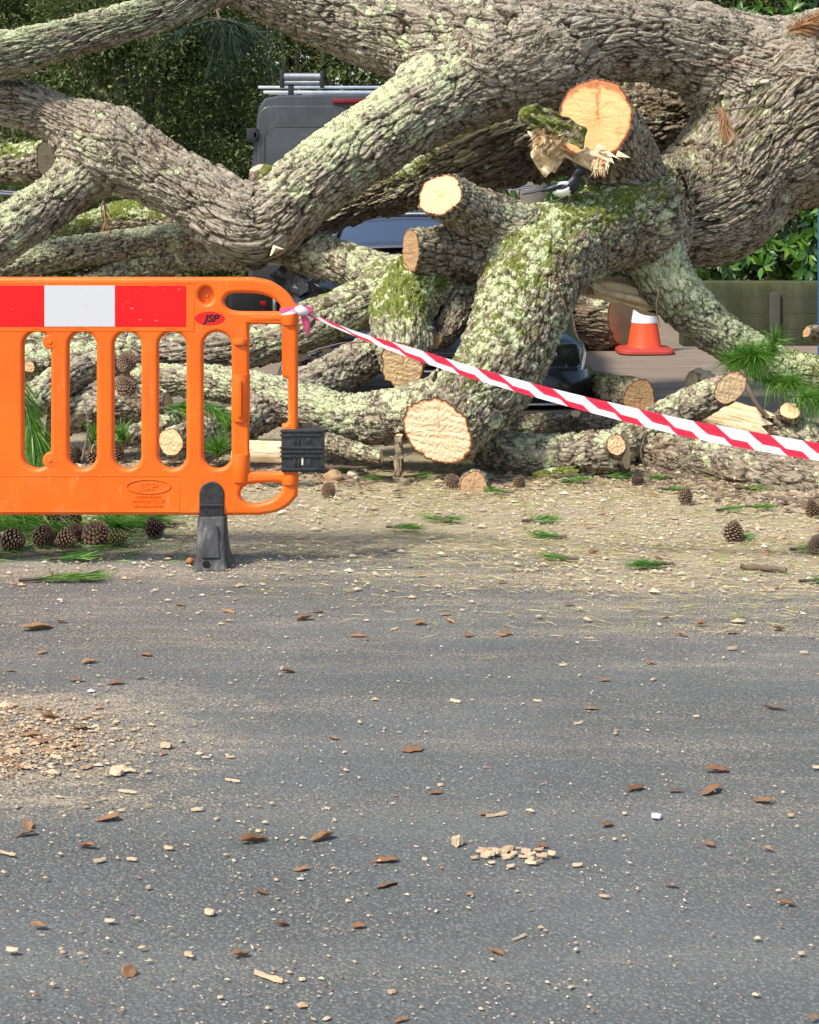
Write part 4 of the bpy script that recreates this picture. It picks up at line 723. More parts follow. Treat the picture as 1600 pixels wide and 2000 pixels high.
    # maker's oval: red sticker with black letters, and the moulded one below
    el = lambda cx, cy, a, b, n=40: [b2(cx + a * math.cos(t), cy + b * math.sin(t)) for t in np.linspace(0, 2 * math.pi, n, endpoint=False)]
    st = curve_mesh('oval_sticker', [el(411, 621, 29, 13.2)], .0006, .0001, mat_plain('red_sticker', (.70, .008, .008), .35), r, at_front(.0204), 0); st['label'] = 'red oval sticker with black letters'
    p = b2(414, 621.5); text_mesh('lettering', 'JSP', .034, .0006, mat_plain('black_ink', (.008, .008, .008), .4), st, at_front(.0214) @ Matrix.Translation((p[0], p[1], 0)), .25, 1.12, .0012)
    eb = curve_mesh('moulded_oval', [el(292, 948, 43.5, 14.5), el(292, 948, 41.5, 12.8)], .0016, .0004, OR, r, at_front(.0208), 1)
    for body, y, sz, sx in (('JSP', 948.5, .034, 1.6), ('PATENT PENDING', 968.5, .0105, .98), ('WWW.JSP.CO.UK', 977, .0145, 1.02), ('REG. DESIGN APPLIED', 986.5, .0105, .98)):
        p = b2(292, y); text_mesh('moulded_lettering', body, sz, .0013, OR, eb, at_front(.0206) @ Matrix.Translation((p[0], p[1], 0)), 0, sx, .0006 if body == 'JSP' else .0001)
    # feet
    for cx, off in ((415, 0), (2 * CX - 415, 0)):
        f = []
        tab = [b2(*q) for q in [(cx - 24, 1008), (cx + 24, 1008), (cx + 24, 962)] + [(cx + 24 * math.cos(t), 962 - 24 * math.sin(t)) for t in np.linspace(.15, math.pi - .15, 12)] + [(cx - 24, 962)]]
        o = curve_mesh('foot', [tab], .010, .004, BLK, r, at_front(.012), 2); o['label'] = 'black foot with a worn grey pedestal'
        bm = bmesh.new(); a = b2(cx, 984); add_box(bm, (a[0], BY - .030, a[1]), (.083, .004, .006)); bm_obj('foot_rib', bm, BLK, o, .001, 1)
        rings = []
        for py, hw, y0, y1 in ((1006, 26, 5.965, 6.035), (1012, 27, 5.96, 6.04), (1050, 28, 5.945, 6.06), (1085, 30.5, 5.93, 6.085), (1096, 33, 5.92, 6.10), (1104, 34.5, 5.915, 6.105), (1107.0, 34.0, 5.917, 6.103)):
            z = max(0.0, b2(0, py)[1]); xc = b2(cx + (py - 1006) * .012, 0)[0]; w = hw * S6; rd = .012
            rings.append([(xc + q[0], q[1], z) for q in rrect(-w, y0, w, y1, rd, 4)])
        ped = loft('pedestal', rings, RUB, o, True, True, None, 40)
        rings = []
        for py, hw, y0 in ((1022, 12, 5.9535), (1030, 15, 5.9475), (1060, 17, 5.9385), (1080, 18.5, 5.929)):
            z = b2(0, py)[1]; xc = b2(cx + 1, 0)[0]; w = hw * S6; rings.append([(xc - w, y0 - .000, z), (xc - w * .8, y0 - .004, z), (xc + w * .8, y0 - .004, z), (xc + w, y0, z), (xc + w, y0 + .02, z), (xc - w, y0 + .02, z)])
        loft('pedestal_face', rings, RUB, o, True, True, None, 30)
        p = b2(cx - 7, 1092); bm = bmesh.new(); add_cyl(bm, (p[0], 5.93, p[1]), (p[0], 5.9165, p[1]), .011, .0125, 18); bm_obj('fixing_hole', bm, mat_plain('hole_shade_black', (.004, .004, .004), .9), o)  # solid black plug; the shade inside the hole is only its colour
    # black connector block
    c = box('connector', 551, 836, 634, 919, -.030, .034, BLK, .004, 3); c['label'] = 'black ribbed rubber connector block'
    def cb(x0, y0, x1, y1, d0, d1, mat=BLK, name='connector_rib', bev=.0012):
        a = b2(x0, y1); b = b2(x1, y0); bm = bmesh.new(); add_box(bm, ((a[0] + b[0]) / 2, BY - (d0 + d1) / 2, (a[1] + b[1]) / 2), (b[0] - a[0], d1 - d0, b[1] - a[1])); bm_obj(name, bm, mat, c, bev, 2)
    for y in (837, 845, 869, 877, 886, 911): cb(549, y, 636, y + 4, .030, .040)
    for x, w in ((576, 3), (583, 4), (628, 5)):
        for y0, y1 in ((849, 866), (891, 908)): cb(x, y0, x + w, y1, .030, .038)
    for y0, y1 in ((850, 864), (892, 907)): cb(600, y0, 609, y1, .030, .0365)
    cb(590, 890, 594, 905, .030, .0365, mat_plain('bright_gap', (.62, .56, .44), .7), 'pale_slot', .0005)
barrier()

# ------------------------------------------------------------------ striped tape
def hazard_tape():
    M = mat_tape('red_white_tape', (.72, .012, .055), (.82, .80, .80), .192, -.46, .42); r = empty('barrier_tape', P(592, 606, 5.95), 'red and white striped plastic tape tied to the barrier and stretched to the right', 'tape')
    pts = [(588, 607, 5.95, 9), (612, 617, 5.95, 9), (650, 634, 5.95, 10), (700, 654, 5.95, 13), (760, 675, 5.95, 21), (830, 698, 5.95, 27), (920, 727, 5.95, 29), (1020, 756, 5.95, 31), (1120, 783, 5.95, 34), (1220, 808, 5.95, 38), (1320, 832, 5.95, 41), (1420, 852, 5.95, 43), (1520, 870, 5.95, 43), (1620, 886, 5.95, 43), (1740, 903, 5.95, 43), (1900, 921, 5.95, 43)]
    raw = np.array([[*P(a, b, c), d * c / F] for a, b, c, d in pts]); q = catmull(raw, .012); path = q[:, :3]; w = q[:, 3] * .78; n = len(path); s = np.linspace(0, 1, n)
    _, T, W, fn, _ = ribbon('t', path, w, M); wob = .004 * noise3(np.stack([s * 22, 0 * s, 0 * s], 1), 3)
    fold = np.clip((w / .0017 - 9) / 12, .15, 1)
    rows = [(0, w * .52, .002 + wob), (.33, w * .20, wob - .001), (.66, -w * .10, .003 + wob), (1.30, -w * .12, .007 + 0 * w), (1.5, -w * .34, .006 - wob), (1.66, -w * .50, .010 + 0 * w)]
    o = tape_mesh('strip', path, W, fn, rows, M, r)
    # the turn round the barrier corner, the knot and its loose tail
    th = np.linspace(0, 2 * math.pi, 40); cx, cz = b2(566.5, 606); loop = np.stack([cx + .0345 * np.cos(th), BY + .031 * np.sin(th), cz + .004 * np.cos(th)], 1)
    PK = mat_tape('pink_side_of_tape', (.74, .10, .22), (.84, .74, .76), .22, .35, .75); L = np.tile([0, 0, 1.0], (40, 1)); out = np.stack([np.cos(th), np.sin(th), 0 * th], 1)
    tape_mesh('loop', loop, L, out, [(0, .0135 + 0 * th, 0), (.5, 0 * th, .0025), (1, -.0125 + 0 * th, 0)], PK, r)
    kn = P(590, 607, 5.945); rings = tube_pts(np.array([kn + np.array(d) for d in ((-.022, .01, .006), (-.010, -.004, .004), (.002, -.010, 0), (.012, -.006, -.004), (.022, 0, -.009))]), [.006, .015, .018, .014, .006], 12)
    rg = np.array(rings); rg += (.004 * fbm(rg.reshape(-1, 3) * 90, 3, 2)).reshape(rg.shape[:2])[..., None]; loft('knot', rg, PK, r)
    for pts, wd in ((((592, 612), (597, 625), (600, 640), (603, 655)), (.010, .013, .011, .003)), (((588, 600), (598, 599), (607, 607), (602, 615)), (.010, .011, .010, .008))):
        pa = catmull(np.array([[*P(a, b, 5.935), w] for (a, b), w in zip(pts, wd)]), .006); W = np.tile(unit([1, 0, .25]), (len(pa), 1)); fnn = np.tile([0., -1, .1], (len(pa), 1)); k = np.arange(len(pa))
        tape_mesh('tail', pa[:, :3], W, fnn, [(0, pa[:, 3], .002 * np.sin(k)), (.5, 0 * k, .003 + 0 * k), (1, -pa[:, 3], 0 * k)], PK, r)
hazard_tape()

# ------------------------------------------------------------------ traffic cone
def cone():
    Y = 13.2; x = (1259 - HX) * Y / F; r = empty('traffic_cone', (x, Y, 0), 'orange and white traffic cone standing on the road beyond the logs', 'cone'); ph = np.linspace(0, 2 * math.pi, 40, endpoint=False)
    def body(name, prof, mat): return loft(name, [[(x + rr * math.cos(t), Y + rr * math.sin(t), z) for t in ph] for z, rr in prof], mat, r, True, True, None, 40)
    def mc(name, c, d):
        N = NT(name); p = geo(N); n = N.noise(p, 22, 5, .7); return N.fin(N.mix(N.math('MULTIPLY', N.step(n, .55, .75), .5), c, d), .5)
    body('cone_body', [(.035, .135), (.06, .125), (.225, .098), (.226, .096), (.60, .036), (.735, .022), (.75, .015)], mc('cone_orange', (.85, .085, .022), (.55, .06, .03)))
    body('reflective_sleeve', [(.226, .0995), (.24, .099), (.50, .0555), (.51, .0535)], mc('cone_sleeve', (.78, .78, .80), (.55, .53, .50)))
    sq = lambda w, e: [(x + w * np.sign(math.cos(t)) * abs(math.cos(t)) ** e, Y + w * np.sign(math.sin(t)) * abs(math.sin(t)) ** e) for t in ph]
    loft('cone_base', [[(a, b, z) for a, b in sq(w, .45)] for z, w in ((0, .205), (.004, .215), (.022, .212), (.036, .195), (.042, .14))], mc('cone_base_red', (.40, .045, .03), (.22, .05, .04)), r, True, True, None, 40)
cone()

# ------------------------------------------------------------------ magpie
def magpie():
    Y = 8.47; s = 1.07 * Y / F; base = np.array([0., 0, 0]); r = empty('magpie', P(1103, 388, Y), 'black and white magpie perched on the mossy limb below the red edged cut', 'bird')
    yaw = math.radians(-14)
    def w(dx, dy, dz):                    # dx forward, dy to its left, dz up, in px of the picture at the bird's distance
        fx, fy = math.cos(yaw), math.sin(yaw); return np.array(P(1103, 388, Y)) + s * np.array([dx * fx - dy * fy, dx * fy + dy * fx, dz])
    N = NT('magpie_plumage'); a = N.attr('wht'); n = N.noise(geo(N), 130, 3, .7); k = N.step(N.math('ADD', a, N.math('MULTIPLY', N.math('SUBTRACT', n, .5), .15)), .4, .6); PL = N.fin(N.mix(k, (.006, .006, .010), (.80, .79, .78)), N.mix(k, (.4, .4, .4), (.8, .8, .8)))
    N = NT('blue_black_feather'); n = N.noise(N.scale(geo(N), (60, 60, 160)), 1.0, 3); BF = N.fin(N.ramp(n, [(.3, (.004, .005, .010)), (.7, (.014, .020, .045))]), .35)
    sec = [(-32, 20, 3, 3), (-26, 19, 8, 7), (-14, 18, 14, 13), (-2, 18.5, 17, 16), (8, 23, 17, 16), (16, 31, 13.5, 13), (20, 39, 10.5, 10.5), (23, 46, 10.5, 10.5), (28, 49.5, 9.5, 9.5), (34, 49, 7, 7), (38, 47.5, 4.2, 4.2), (40.5, 46.5, 2.4, 2.4)]
    q = catmull(np.array([(a, 0, b, c, d) for a, b, c, d in sec], float), 2.2); rings = []; wt = []; ph = np.linspace(0, 2 * math.pi, 28, endpoint=False); T = np.gradient(q[:, :3], axis=0)
    for i in range(len(q)):
        t = unit(T[i]); up = unit(np.array([0, 0, 1]) - t * t[2]); ring = []
        for p_ in ph:
            v = q[i, :3] + q[i, 3] * math.cos(p_) * np.array([0, 1, 0]) + q[i, 4] * math.sin(p_) * up; ring.append(w(*v)); X, Yy, Z = v
            white = (X < 12 and X > -20 and Z < 18 + .25 * X and Z < 24); wt.append(1.0 if white else 0.0)
        rings.append(ring)
    loft('body', rings, PL, r, True, True, dict(wht=wt))
    def wing(side):
        ol = [(14, 30), (4, 33), (-14, 30), (-34, 20), (-44, 13), (-30, 12), (-12, 16), (4, 20)]; ol = smooth_loop(ol, 4); c = ol.mean(0); V = []; n = len(ol)
        for t in (1, .6, 0): V += [w(*(np.array([c[0] + (a - c[0]) * t, side * (11 + 5.5 * (1 - t * t) + 2 * math.exp(-((a + 0) / 20) ** 2)), c[1] + (b - c[1]) * t]))) for a, b in ol]
        V += [w(a, side * 6, b) for a, b in ol]; i = np.arange(4 * n).reshape(4, n); f = np.vstack([np.stack([i[j], np.roll(i[j], -1), np.roll(i[k], -1), i[k]], 1) for j, k in ((0, 1), (1, 2), (3, 0))]); put('wing', mesh_np('wing', np.array(V), f), BF, r)
        ol = smooth_loop([(10, 30), (2, 32), (-8, 30), (-12, 25), (-2, 25), (8, 24)], 4); c = ol.mean(0); V = []
        n = len(ol)
        for t, d in ((1, 13.5), (.6, 17.8), (0, 18.4)): V += [w(c[0] + (a - c[0]) * t, side * (d + 1.5), c[1] + (b - c[1]) * t) for a, b in ol]
        i = np.arange(3 * n).reshape(3, n); f = np.vstack([np.stack([i[j], np.roll(i[j], -1), np.roll(i[k], -1), i[k]], 1) for j, k in ((0, 1), (1, 2))]); put('shoulder_patch', mesh_np('shoulder_patch', np.array(V), f, True, dict(wht=np.ones(3 * n))), PL, r)
    wing(1); wing(-1)
    tp = catmull(np.array([(-26, 0, 21, 6, 4), (-42, 0, 16, 6.5, 2.4), (-60, 0, 11, 6, 1.8), (-76, 0, 8, 3.5, 1.2), (-80, 0, 7.3, 1, .6)], float), 4)
    loft('tail', [[w(a, c * math.cos(t), b + d * math.sin(t)) for t in np.linspace(0, 2 * math.pi, 12, endpoint=False)] for a, _, b, c, d in tp], BF, r)
    DK = mat_plain('horn_black', (.012, .011, .011), .4)
    bk = catmull(np.array([(37, 0, 48, 3.6), (44, 0, 46.2, 2.6), (50, 0, 43.6, 1.3), (53, 0, 41.5, .3)], float), 2); loft('beak', tube_pts([w(*b[:3]) for b in bk], bk[:, 3] * s, 10), DK, r)
    for sd in (1, -1):
        loft('leg', tube_pts([w(2 - sd * 3, sd * 6, 6), w(0 - sd * 3, sd * 6, -2), w(3 - sd * 3, sd * 6, -12)], np.array([2.2, 1.2, 1.1]) * s, 8), DK, r)
        bm = bmesh.new(); bmesh.ops.create_uvsphere(bm, u_segments=10, v_segments=8, radius=1.4 * s); bmesh.ops.translate(bm, verts=bm.verts, vec=tuple(w(31, sd * 7.4, 50))); bm_obj('eye', bm, mat_plain('eye_dark', (.02, .012, .008), .1), r, 0, 1, True)
        for tx, ty in ((9, 0), (8, 4), (8, -4), (-5, 0)): loft('toe', tube_pts([w(3 - sd * 3, sd * 6, -10), w(3 - sd * 3 + tx, sd * 6 + ty, -11)], np.array([1.1, .6]) * s, 6), DK, r)
magpie()

# ------------------------------------------------------------------ van
def paint(name, col, rough=.25, metal=.3):
    N = NT(name); p = geo(N); d = N.noise(p, 7, 5, .65); f = N.noise(p, 80, 3, .7); c = N.mix(N.math('MULTIPLY', N.step(d, .42, .75), .35), col, tuple(min(1, x * 1.7 + .02) for x in col))
    return N.fin(c, N.math('MULTIPLY_ADD', N.math('MULTIPLY', d, f), .5, rough), None, **{'Metallic': metal, 'Coat Weight': .5, 'Coat Roughness': .12})
GLASS = NT('dark_glass').fin((.012, .014, .018), .03, None, **{'IOR': 2.1, 'Specular IOR Level': .7, 'Coat Weight': 1.0, 'Coat Roughness': .02})
CHROME = mat_plain('bright_aluminium', (.72, .73, .75), .28, Metallic=.9)
TRIM = mat_plain('black_trim', (.014, .014, .015), .5)
def van():
    Y = 16.2; s = Y / F; x0, x1 = (484 - HX) * s, (890 - HX) * s; cx = (x0 + x1) / 2; hw = (x1 - x0) / 2; PT = paint('dark_grey_van_paint', (.058, .062, .068)); zt = H - (186 - HY) * s
    r = empty('parked_van', (cx, Y + 2.4, 0), 'dark grey van seen from behind with silver roof bars and a ladder roller', 'van')
    def sect(y, zb, zt_, w, tw): return [(cx + a, y, b) for a, b in ((-w, zb), (-w, zb + .45), (-w * .99, 1.0), (-w * .965, 1.45), (-w * .925, zt_ - .30), (-w * .90, zt_ - .12), (-w * .84, zt_ - .03), (-w * .7, zt_), (0, zt_ + .015), (w * .7, zt_), (w * .84, zt_ - .03), (w * .90, zt_ - .12), (w * .925, zt_ - .30), (w * .965, 1.45), (w * .99, 1.0), (w, zb + .45), (w, zb), (0, zb))]
    body = [sect(Y + .0, .40, zt - .02, hw * .985, 0), sect(Y + .03, .35, zt, hw, 0), sect(Y + .3, .3, zt + .01, hw, 0), sect(Y + 3.2, .3, zt, hw, 0), sect(Y + 3.6, .3, zt - .08, hw * .98, 0)]
    # bonnet end: lower
    body += [[(a, Y + 4.3, min(b, 1.25)) for a, _, b in sect(0, .3, zt, hw * .97, 0)], [(a, Y + 5.0, min(b, 1.05)) for a, _, b in sect(0, .3, zt, hw * .93, 0)]]
    loft('body', body, PT, r, True, True, None, 30)
    for sd in (-1, 1):
        a = cx + sd * .012; b = cx + sd * hw * .90
        dr = curve_mesh('rear_door', [[q for q in rrect(min(a, b), .45, max(a, b), zt - .10, .13, 8)]], .010, .008, PT, r, Matrix(((1, 0, 0, 0), (0, 0, -1, Y - .016), (0, 1, 0, 0), (0, 0, 0, 1))), 3)
        lo, hi = min(a, b) + .07, max(a, b) - .05
        curve_mesh('window', [rrect(lo, 1.02, hi, zt - .30, .10, 8)], .003, .003, GLASS if sd > 0 else paint('grey_door_panel', (.066, .072, .080), .25), dr, Matrix(((1, 0, 0, 0), (0, 0, -1, Y - .036), (0, 1, 0, 0), (0, 0, 0, 1))), 2)
        loft('window_seal', tube_pts([(q[0], Y - .036, q[1]) for q in rrect(lo, 1.02, hi, zt - .30, .10, 8) + [rrect(lo, 1.02, hi, zt - .30, .10, 8)[0]]], .008, 6), TRIM, dr)
        for zz in (.75, 1.72):
            bm = bmesh.new(); add_box(bm, (cx + sd * hw * .955, Y - .03, zz), (.10, .07, .12)); add_box(bm, (cx + sd * hw * .915, Y - .045, zz), (.05, .04, .06)); bm_obj('hinge', bm, TRIM, r, .008, 2)
        bm = bmesh.new(); add_box(bm, (cx + sd * hw * .93, Y - .02, .92), (.12, .07, .42)); bm_obj('tail_light', bm, mat_plain('tail_lamp_red', (.35, .01, .012), .15), r, .02, 3)
        for yy in (Y + .95, Y + 4.0):
            bm = bmesh.new(); add_cyl(bm, (cx + sd * (hw - .22), yy, .33), (cx + sd * (hw + .005), yy, .33), .33, None, 36); wh = bm_obj('wheel', bm, TRIM, r, .03, 2); bm = bmesh.new(); add_cyl(bm, (cx + sd * (hw - .01), yy, .33), (cx + sd * (hw + .012), yy, .33), .19, None, 24); bm_obj('rim', bm, CHROME, wh, .008, 1)
    bm = bmesh.new(); add_box(bm, (cx, Y - .03, zt - .055), (.36, .05, .045)); bm_obj('brake_light', bm, mat_plain('brake_lamp', (.16, .008, .012), .3), r, .01, 2)
    bm = bmesh.new(); add_box(bm, (cx, Y - .06, .42), (hw * 1.9, .14, .22)); bm_obj('bumper', bm, TRIM, r, .03, 3)
    rk = None
    for k, (yy, dz) in enumerate(((Y + .25, .0), (Y + 1.5, 0), (Y + 2.7, 0))):
        bm = bmesh.new()
        add_box(bm, (cx + .01, yy, zt + .085), (hw * 2 * .93, .05, .028)); add_box(bm, (cx + .03, yy - .012, zt + .038), (hw * 2 * .90, .035, .032)); o = bm_obj('roof_bar', bm, CHROME, r, .006, 2)
        for sd in (-1, 1):
            bm = bmesh.new(); add_box(bm, (cx + sd * hw * .60, yy, zt + .055), (.055, .07, .11)); bm_obj('bar_clamp', bm, TRIM, o, .008, 2)
    lx = (587 - HX) * s; bm = bmesh.new(); add_cyl(bm, (lx - .17, Y + .22, zt + .185), (lx + .19, Y + .22, zt + .185), .035); add_cyl(bm, (lx - .17, Y + .22, zt + .13), (lx + .17, Y + .22, zt + .13), .022); rl = bm_obj('ladder_roller', bm, mat_plain('dull_aluminium', (.36, .37, .38), .4, Metallic=.7), r, .003, 1)
    for xx in (lx - .19, lx + .19):
        bm = bmesh.new(); add_box(bm, (xx, Y + .22, zt + .16), (.035, .07, .16)); bm_obj('roller_bracket', bm, TRIM, rl, .006, 2)
van()

# ------------------------------------------------------------------ crushed car
def car():
    s = 10 / F; cx = (845 - HX) * s; Y = 10.05; PT = paint('black_car_paint', (.012, .013, .017), .15, .4)
    r = empty('crushed_car', (cx, Y + 2.1, 0), 'black car crushed flat beneath the fallen limbs, its bonnet and right headlamp showing', 'car'); ph = np.linspace(0, 2 * math.pi, 48, endpoint=False)
    def ring(y, hw, zb, zt, e=.38, dz=0):
        out = []
        for t in ph:
            c, q = math.cos(t), math.sin(t); X = hw * np.sign(c) * abs(c) ** e; Z = (zb + zt) / 2 + (zt - zb) / 2 * np.sign(q) * abs(q) ** e; out.append((cx + X, y, Z))
        return out
    secs = [(0, .78, .04, .30), (.05, .85, .03, .36), (.18, .90, .03, .41), (.5, .90, .05, .46), (.95, .905, .12, .58), (1.35, .905, .18, .74), (2.2, .905, .18, .80), (3.3, .90, .2, .80), (3.9, .88, .24, .84), (4.2, .82, .3, .80), (4.25, .76, .36, .7)]
    q = catmull(np.array(secs, float) * 1.0, .12) if False else np.array([np.interp(np.linspace(0, 4.25, 40), [a[0] for a in secs], [a[k] for a in secs]) for k in range(4)]).T
    b = np.array([ring(Y + a, h, c, d) for a, h, c, d in q]); fl = b.reshape(-1, 3); dent = fbm(fl * 1.7, 3, 3); fl[:, 2] += np.where(fl[:, 2] > .55, .07 * dent, 0); fl[:, 0] += .02 * dent; loft('body', fl.reshape(b.shape), PT, r, True, True, None, 40)
    # windscreen, pillars and roof, squashed
    W0 = [P(640, 492, 11.15), P(1010, 500, 11.15)]; W1 = [P(668, 431, 11.7), P(985, 436, 11.7)]; R1_ = [P(700, 407, 12.9), P(1000, 405, 12.9)]; R2_ = [P(705, 420, 13.6), P(985, 420, 13.6)]
    def sheet(name, rows, mat, bow, th, m=20):
        co = []
        for side in (0, 1):
            for a, c in rows:
                for t in np.linspace(0, 1, m): co.append(a + (np.array(c) - a) * t + np.array([0, -bow * .6, bow]) * (1 - (2 * t - 1) ** 2) - np.array([0, 0, side * th]))
        n = len(rows); i = np.arange(2 * n * m).reshape(2, n, m); f = []
        for sd in (0, 1):
            a = i[sd]; qd = np.stack([a[:-1, :-1], a[:-1, 1:], a[1:, 1:], a[1:, :-1]], -1).reshape(-1, 4); f.append(qd if sd == 0 else qd[:, ::-1])
        e = np.concatenate([i[:, 0, :].T, i[:, -1, ::-1].T]); 
        for k in (0, -1): f.append(np.stack([i[0, k, :-1], i[1, k, :-1], i[1, k, 1:], i[0, k, 1:]], 1)); f.append(np.stack([i[0, :-1, k], i[0, 1:, k], i[1, 1:, k], i[1, :-1, k]], 1))
        return put(name, mesh_np(name, np.array(co), np.vstack(f)), mat, r)
    lerp = lambda A, B, t: [A[k] + (B[k] - A[k]) * t for k in (0, 1)]
    sheet('windscreen', [lerp(W0, W1, t) for t in np.linspace(0, 1, 6)], GLASS, .045, .008)
    sheet('roof', [lerp(W1, R1_, t) for t in np.linspace(.02, 1, 6)] + [lerp(R1_, R2_, t) for t in (.5, 1)], mat_plain('dusty_dark_roof', (.035, .032, .027), .55), .05, .03)
    loft('windscreen_trim', tube_pts([W1[0] + (W1[1] - W1[0]) * t + np.array([0, -.035, .05]) * (1 - (2 * t - 1) ** 2) + np.array([0, -.012, .004]) for t in np.linspace(0, .9, 14)], .011, 8), CHROME, r)
    for k in (0, 1): loft('pillar', tube_pts([W0[k] + np.array([0, .02, 0]), (W0[k] + W1[k]) / 2 + np.array([0, 0, .02]), W1[k]], .022, 10), mat_plain('silver_edge', (.35, .36, .38), .25, Metallic=.6), r)
    loft('rear_window', [[tuple(p) for p in (R2_[0], R2_[1], P(1010, 470, 14.1), P(690, 470, 14.1))], [tuple(p + np.array([0, .02, -.01])) for p in (R2_[0], R2_[1], P(1010, 470, 14.1), P(690, 470, 14.1))]], GLASS, r)
    for sd in (1, -1):
        x = cx + sd * .70; zo = -.235; hl = curve_mesh('headlight', [smooth_loop([(x - .21, .50), (x - .10, .585), (x + .12, .605), (x + .155, .54), (x + .14, .475), (x - .05, .465)] if sd > 0 else [(x + .21, .50), (x + .05, .465), (x - .14, .475), (x - .155, .54), (x - .12, .605), (x + .10, .585)][::1], 6)], .015, .006, GLASS, r, Matrix(((1, 0, 0, 0), (0, 0, -1, Y + .03), (0, 1, 0, zo), (0, 0, 0, 1))), 2)
        bm = bmesh.new(); add_cyl(bm, (x - sd * .02, Y + .06, .535 + zo), (x - sd * .02, Y + .016, .535 + zo), .052, .058, 26); bm_obj('lamp_bowl', bm, CHROME, hl, .006, 2)
        bm = bmesh.new(); bmesh.ops.create_uvsphere(bm, u_segments=20, v_segments=12, radius=.046); bmesh.ops.scale(bm, verts=bm.verts, vec=(1, .45, 1)); bmesh.ops.translate(bm, verts=bm.verts, vec=(x - sd * .02, Y + .012, .535 + zo)); bm_obj('lens', bm, GLASS, hl, 0, 1, True)
        loft('light_trim', tube_pts([(x + sd * .165, Y + .03, .62 + zo), (x + sd * .185, Y + .02, .55 + zo), (x + sd * .17, Y + .015, .46 + zo), (x + sd * .15, Y + .0, .36 + zo)], .009, 8), CHROME, hl)
        bm = bmesh.new(); add_cyl(bm, (cx + sd * .66, Y + .85, .28), (cx + sd * .86, Y + .85, .30), .28, None, 32); wh = bm_obj('wheel', bm, TRIM, r, .03, 2); bm = bmesh.new(); add_cyl(bm, (cx + sd * .85, Y + .85, .30), (cx + sd * .875, Y + .85, .30), .18, None, 20); bm_obj('rim', bm, CHROME, wh, .01, 1)
        bm = bmesh.new(); add_cyl(bm, (cx + sd * .70, Y + 3.3, .30), (cx + sd * .915, Y + 3.3, .30), .30, None, 32); wh = bm_obj('wheel', bm, TRIM, r, .03, 2); bm = bmesh.new(); add_cyl(bm, (cx + sd * .90, Y + 3.3, .30), (cx + sd * .925, Y + 3.3, .30), .19, None, 20); bm_obj('rim', bm, CHROME, wh, .01, 1)
    # bumper, grille, chrome strips
    bp = np.array([(cx - .86, Y + .22, .14), (cx - .80, Y - .02, .14), (cx - .4, Y - .08, .14), (cx, Y - .10, .14), (cx + .4, Y - .08, .14), (cx + .80, Y - .02, .14), (cx + .90, Y + .22, .14)]); rg = []
    pth = catmull(bp, .06)
    for i, c in enumerate(pth): t = unit(pth[min(i + 1, len(pth) - 1)] - pth[max(i - 1, 0)]); nn = unit(np.cross(t, [0, 0, 1])); rg.append([c + nn * a + np.array([0, 0, b]) for a, b in ((.0, -.13), (.05, -.115), (.065, -.05), (.06, .02), (.04, .08), (.0, .095), (-.06, .09), (-.06, -.12))])
    bu = loft('bumper', rg, PT, r, True, True, None, 40)
    loft('bumper_strip', tube_pts(pth[:, :] + np.array([0, -.06, -.105]), .008, 8), CHROME, bu); loft('bumper_strip', tube_pts([p + np.array([0, -.045, .085]) for p in pth[8:-8]], .006, 8), CHROME, bu)
    bm = bmesh.new()
    for k in range(6): add_box(bm, (cx, Y - .02, .245 + .014 * k), (.72, .03, .006))
    bm_obj('grille', bm, TRIM, r, .002, 1)
    # torn wing and lamp bits by the barrier post
    dm = mat_plain('crumpled_grey_panel', (.10, .105, .115), .3, Metallic=.5)
    for px, py, sz, rt in ((585, 560, (.16, .05, .06), (20, 35, 10)), (610, 548, (.12, .04, .05), (-30, -40, 20)), (565, 552, (.10, .03, .10), (10, 60, -20)), (628, 566, (.14, .05, .03), (0, 25, 0))):
        n = 14; u, v = np.meshgrid(np.linspace(-1, 1, n), np.linspace(-1, 1, n)); g = np.stack([u.ravel(), 0 * u.ravel(), v.ravel()], 1); g[:, 1] = fbm(g * 1.8 + px, 3, 3) * 1.3; co = np.vstack([g, g + np.array([0, .12, 0])]) * np.array(sz); co = co @ np.array(Matrix(R_(*rt))).T + P(px, py, 9.9); i = np.arange(n * n).reshape(n, n); q = np.stack([i[:-1, :-1], i[:-1, 1:], i[1:, 1:], i[1:, :-1]], -1).reshape(-1, 4)
        put('crumpled_panel', mesh_np('crumpled_panel', co, np.vstack([q, q[:, ::-1] + n * n])), dm, r)
    bm = bmesh.new(); add_box(bm, tuple(P(500, 590, 9.95)), (.30, .10, .16)); add_box(bm, tuple(P(465, 585, 10.05)), (.2, .10, .20)); add_box(bm, tuple(P(560, 612, 10.12)), (.62, .06, .07), R_(0, 12, 0)); bm_obj('torn_bumper', bm, TRIM, r, .03, 3)
    bm = bmesh.new(); add_box(bm, tuple(P(515, 592, 9.87)), (.034, .03, .026)); bm_obj('red_marker_lamp', bm, mat_plain('marker_red', (.60, .012, .012), .2), r, .004, 2)
    bm = bmesh.new(); add_box(bm, tuple(P(537, 594, 9.9)), (.02, .05, .10)); bm_obj('broken_edge', bm, CHROME, r, .004, 2)
car()
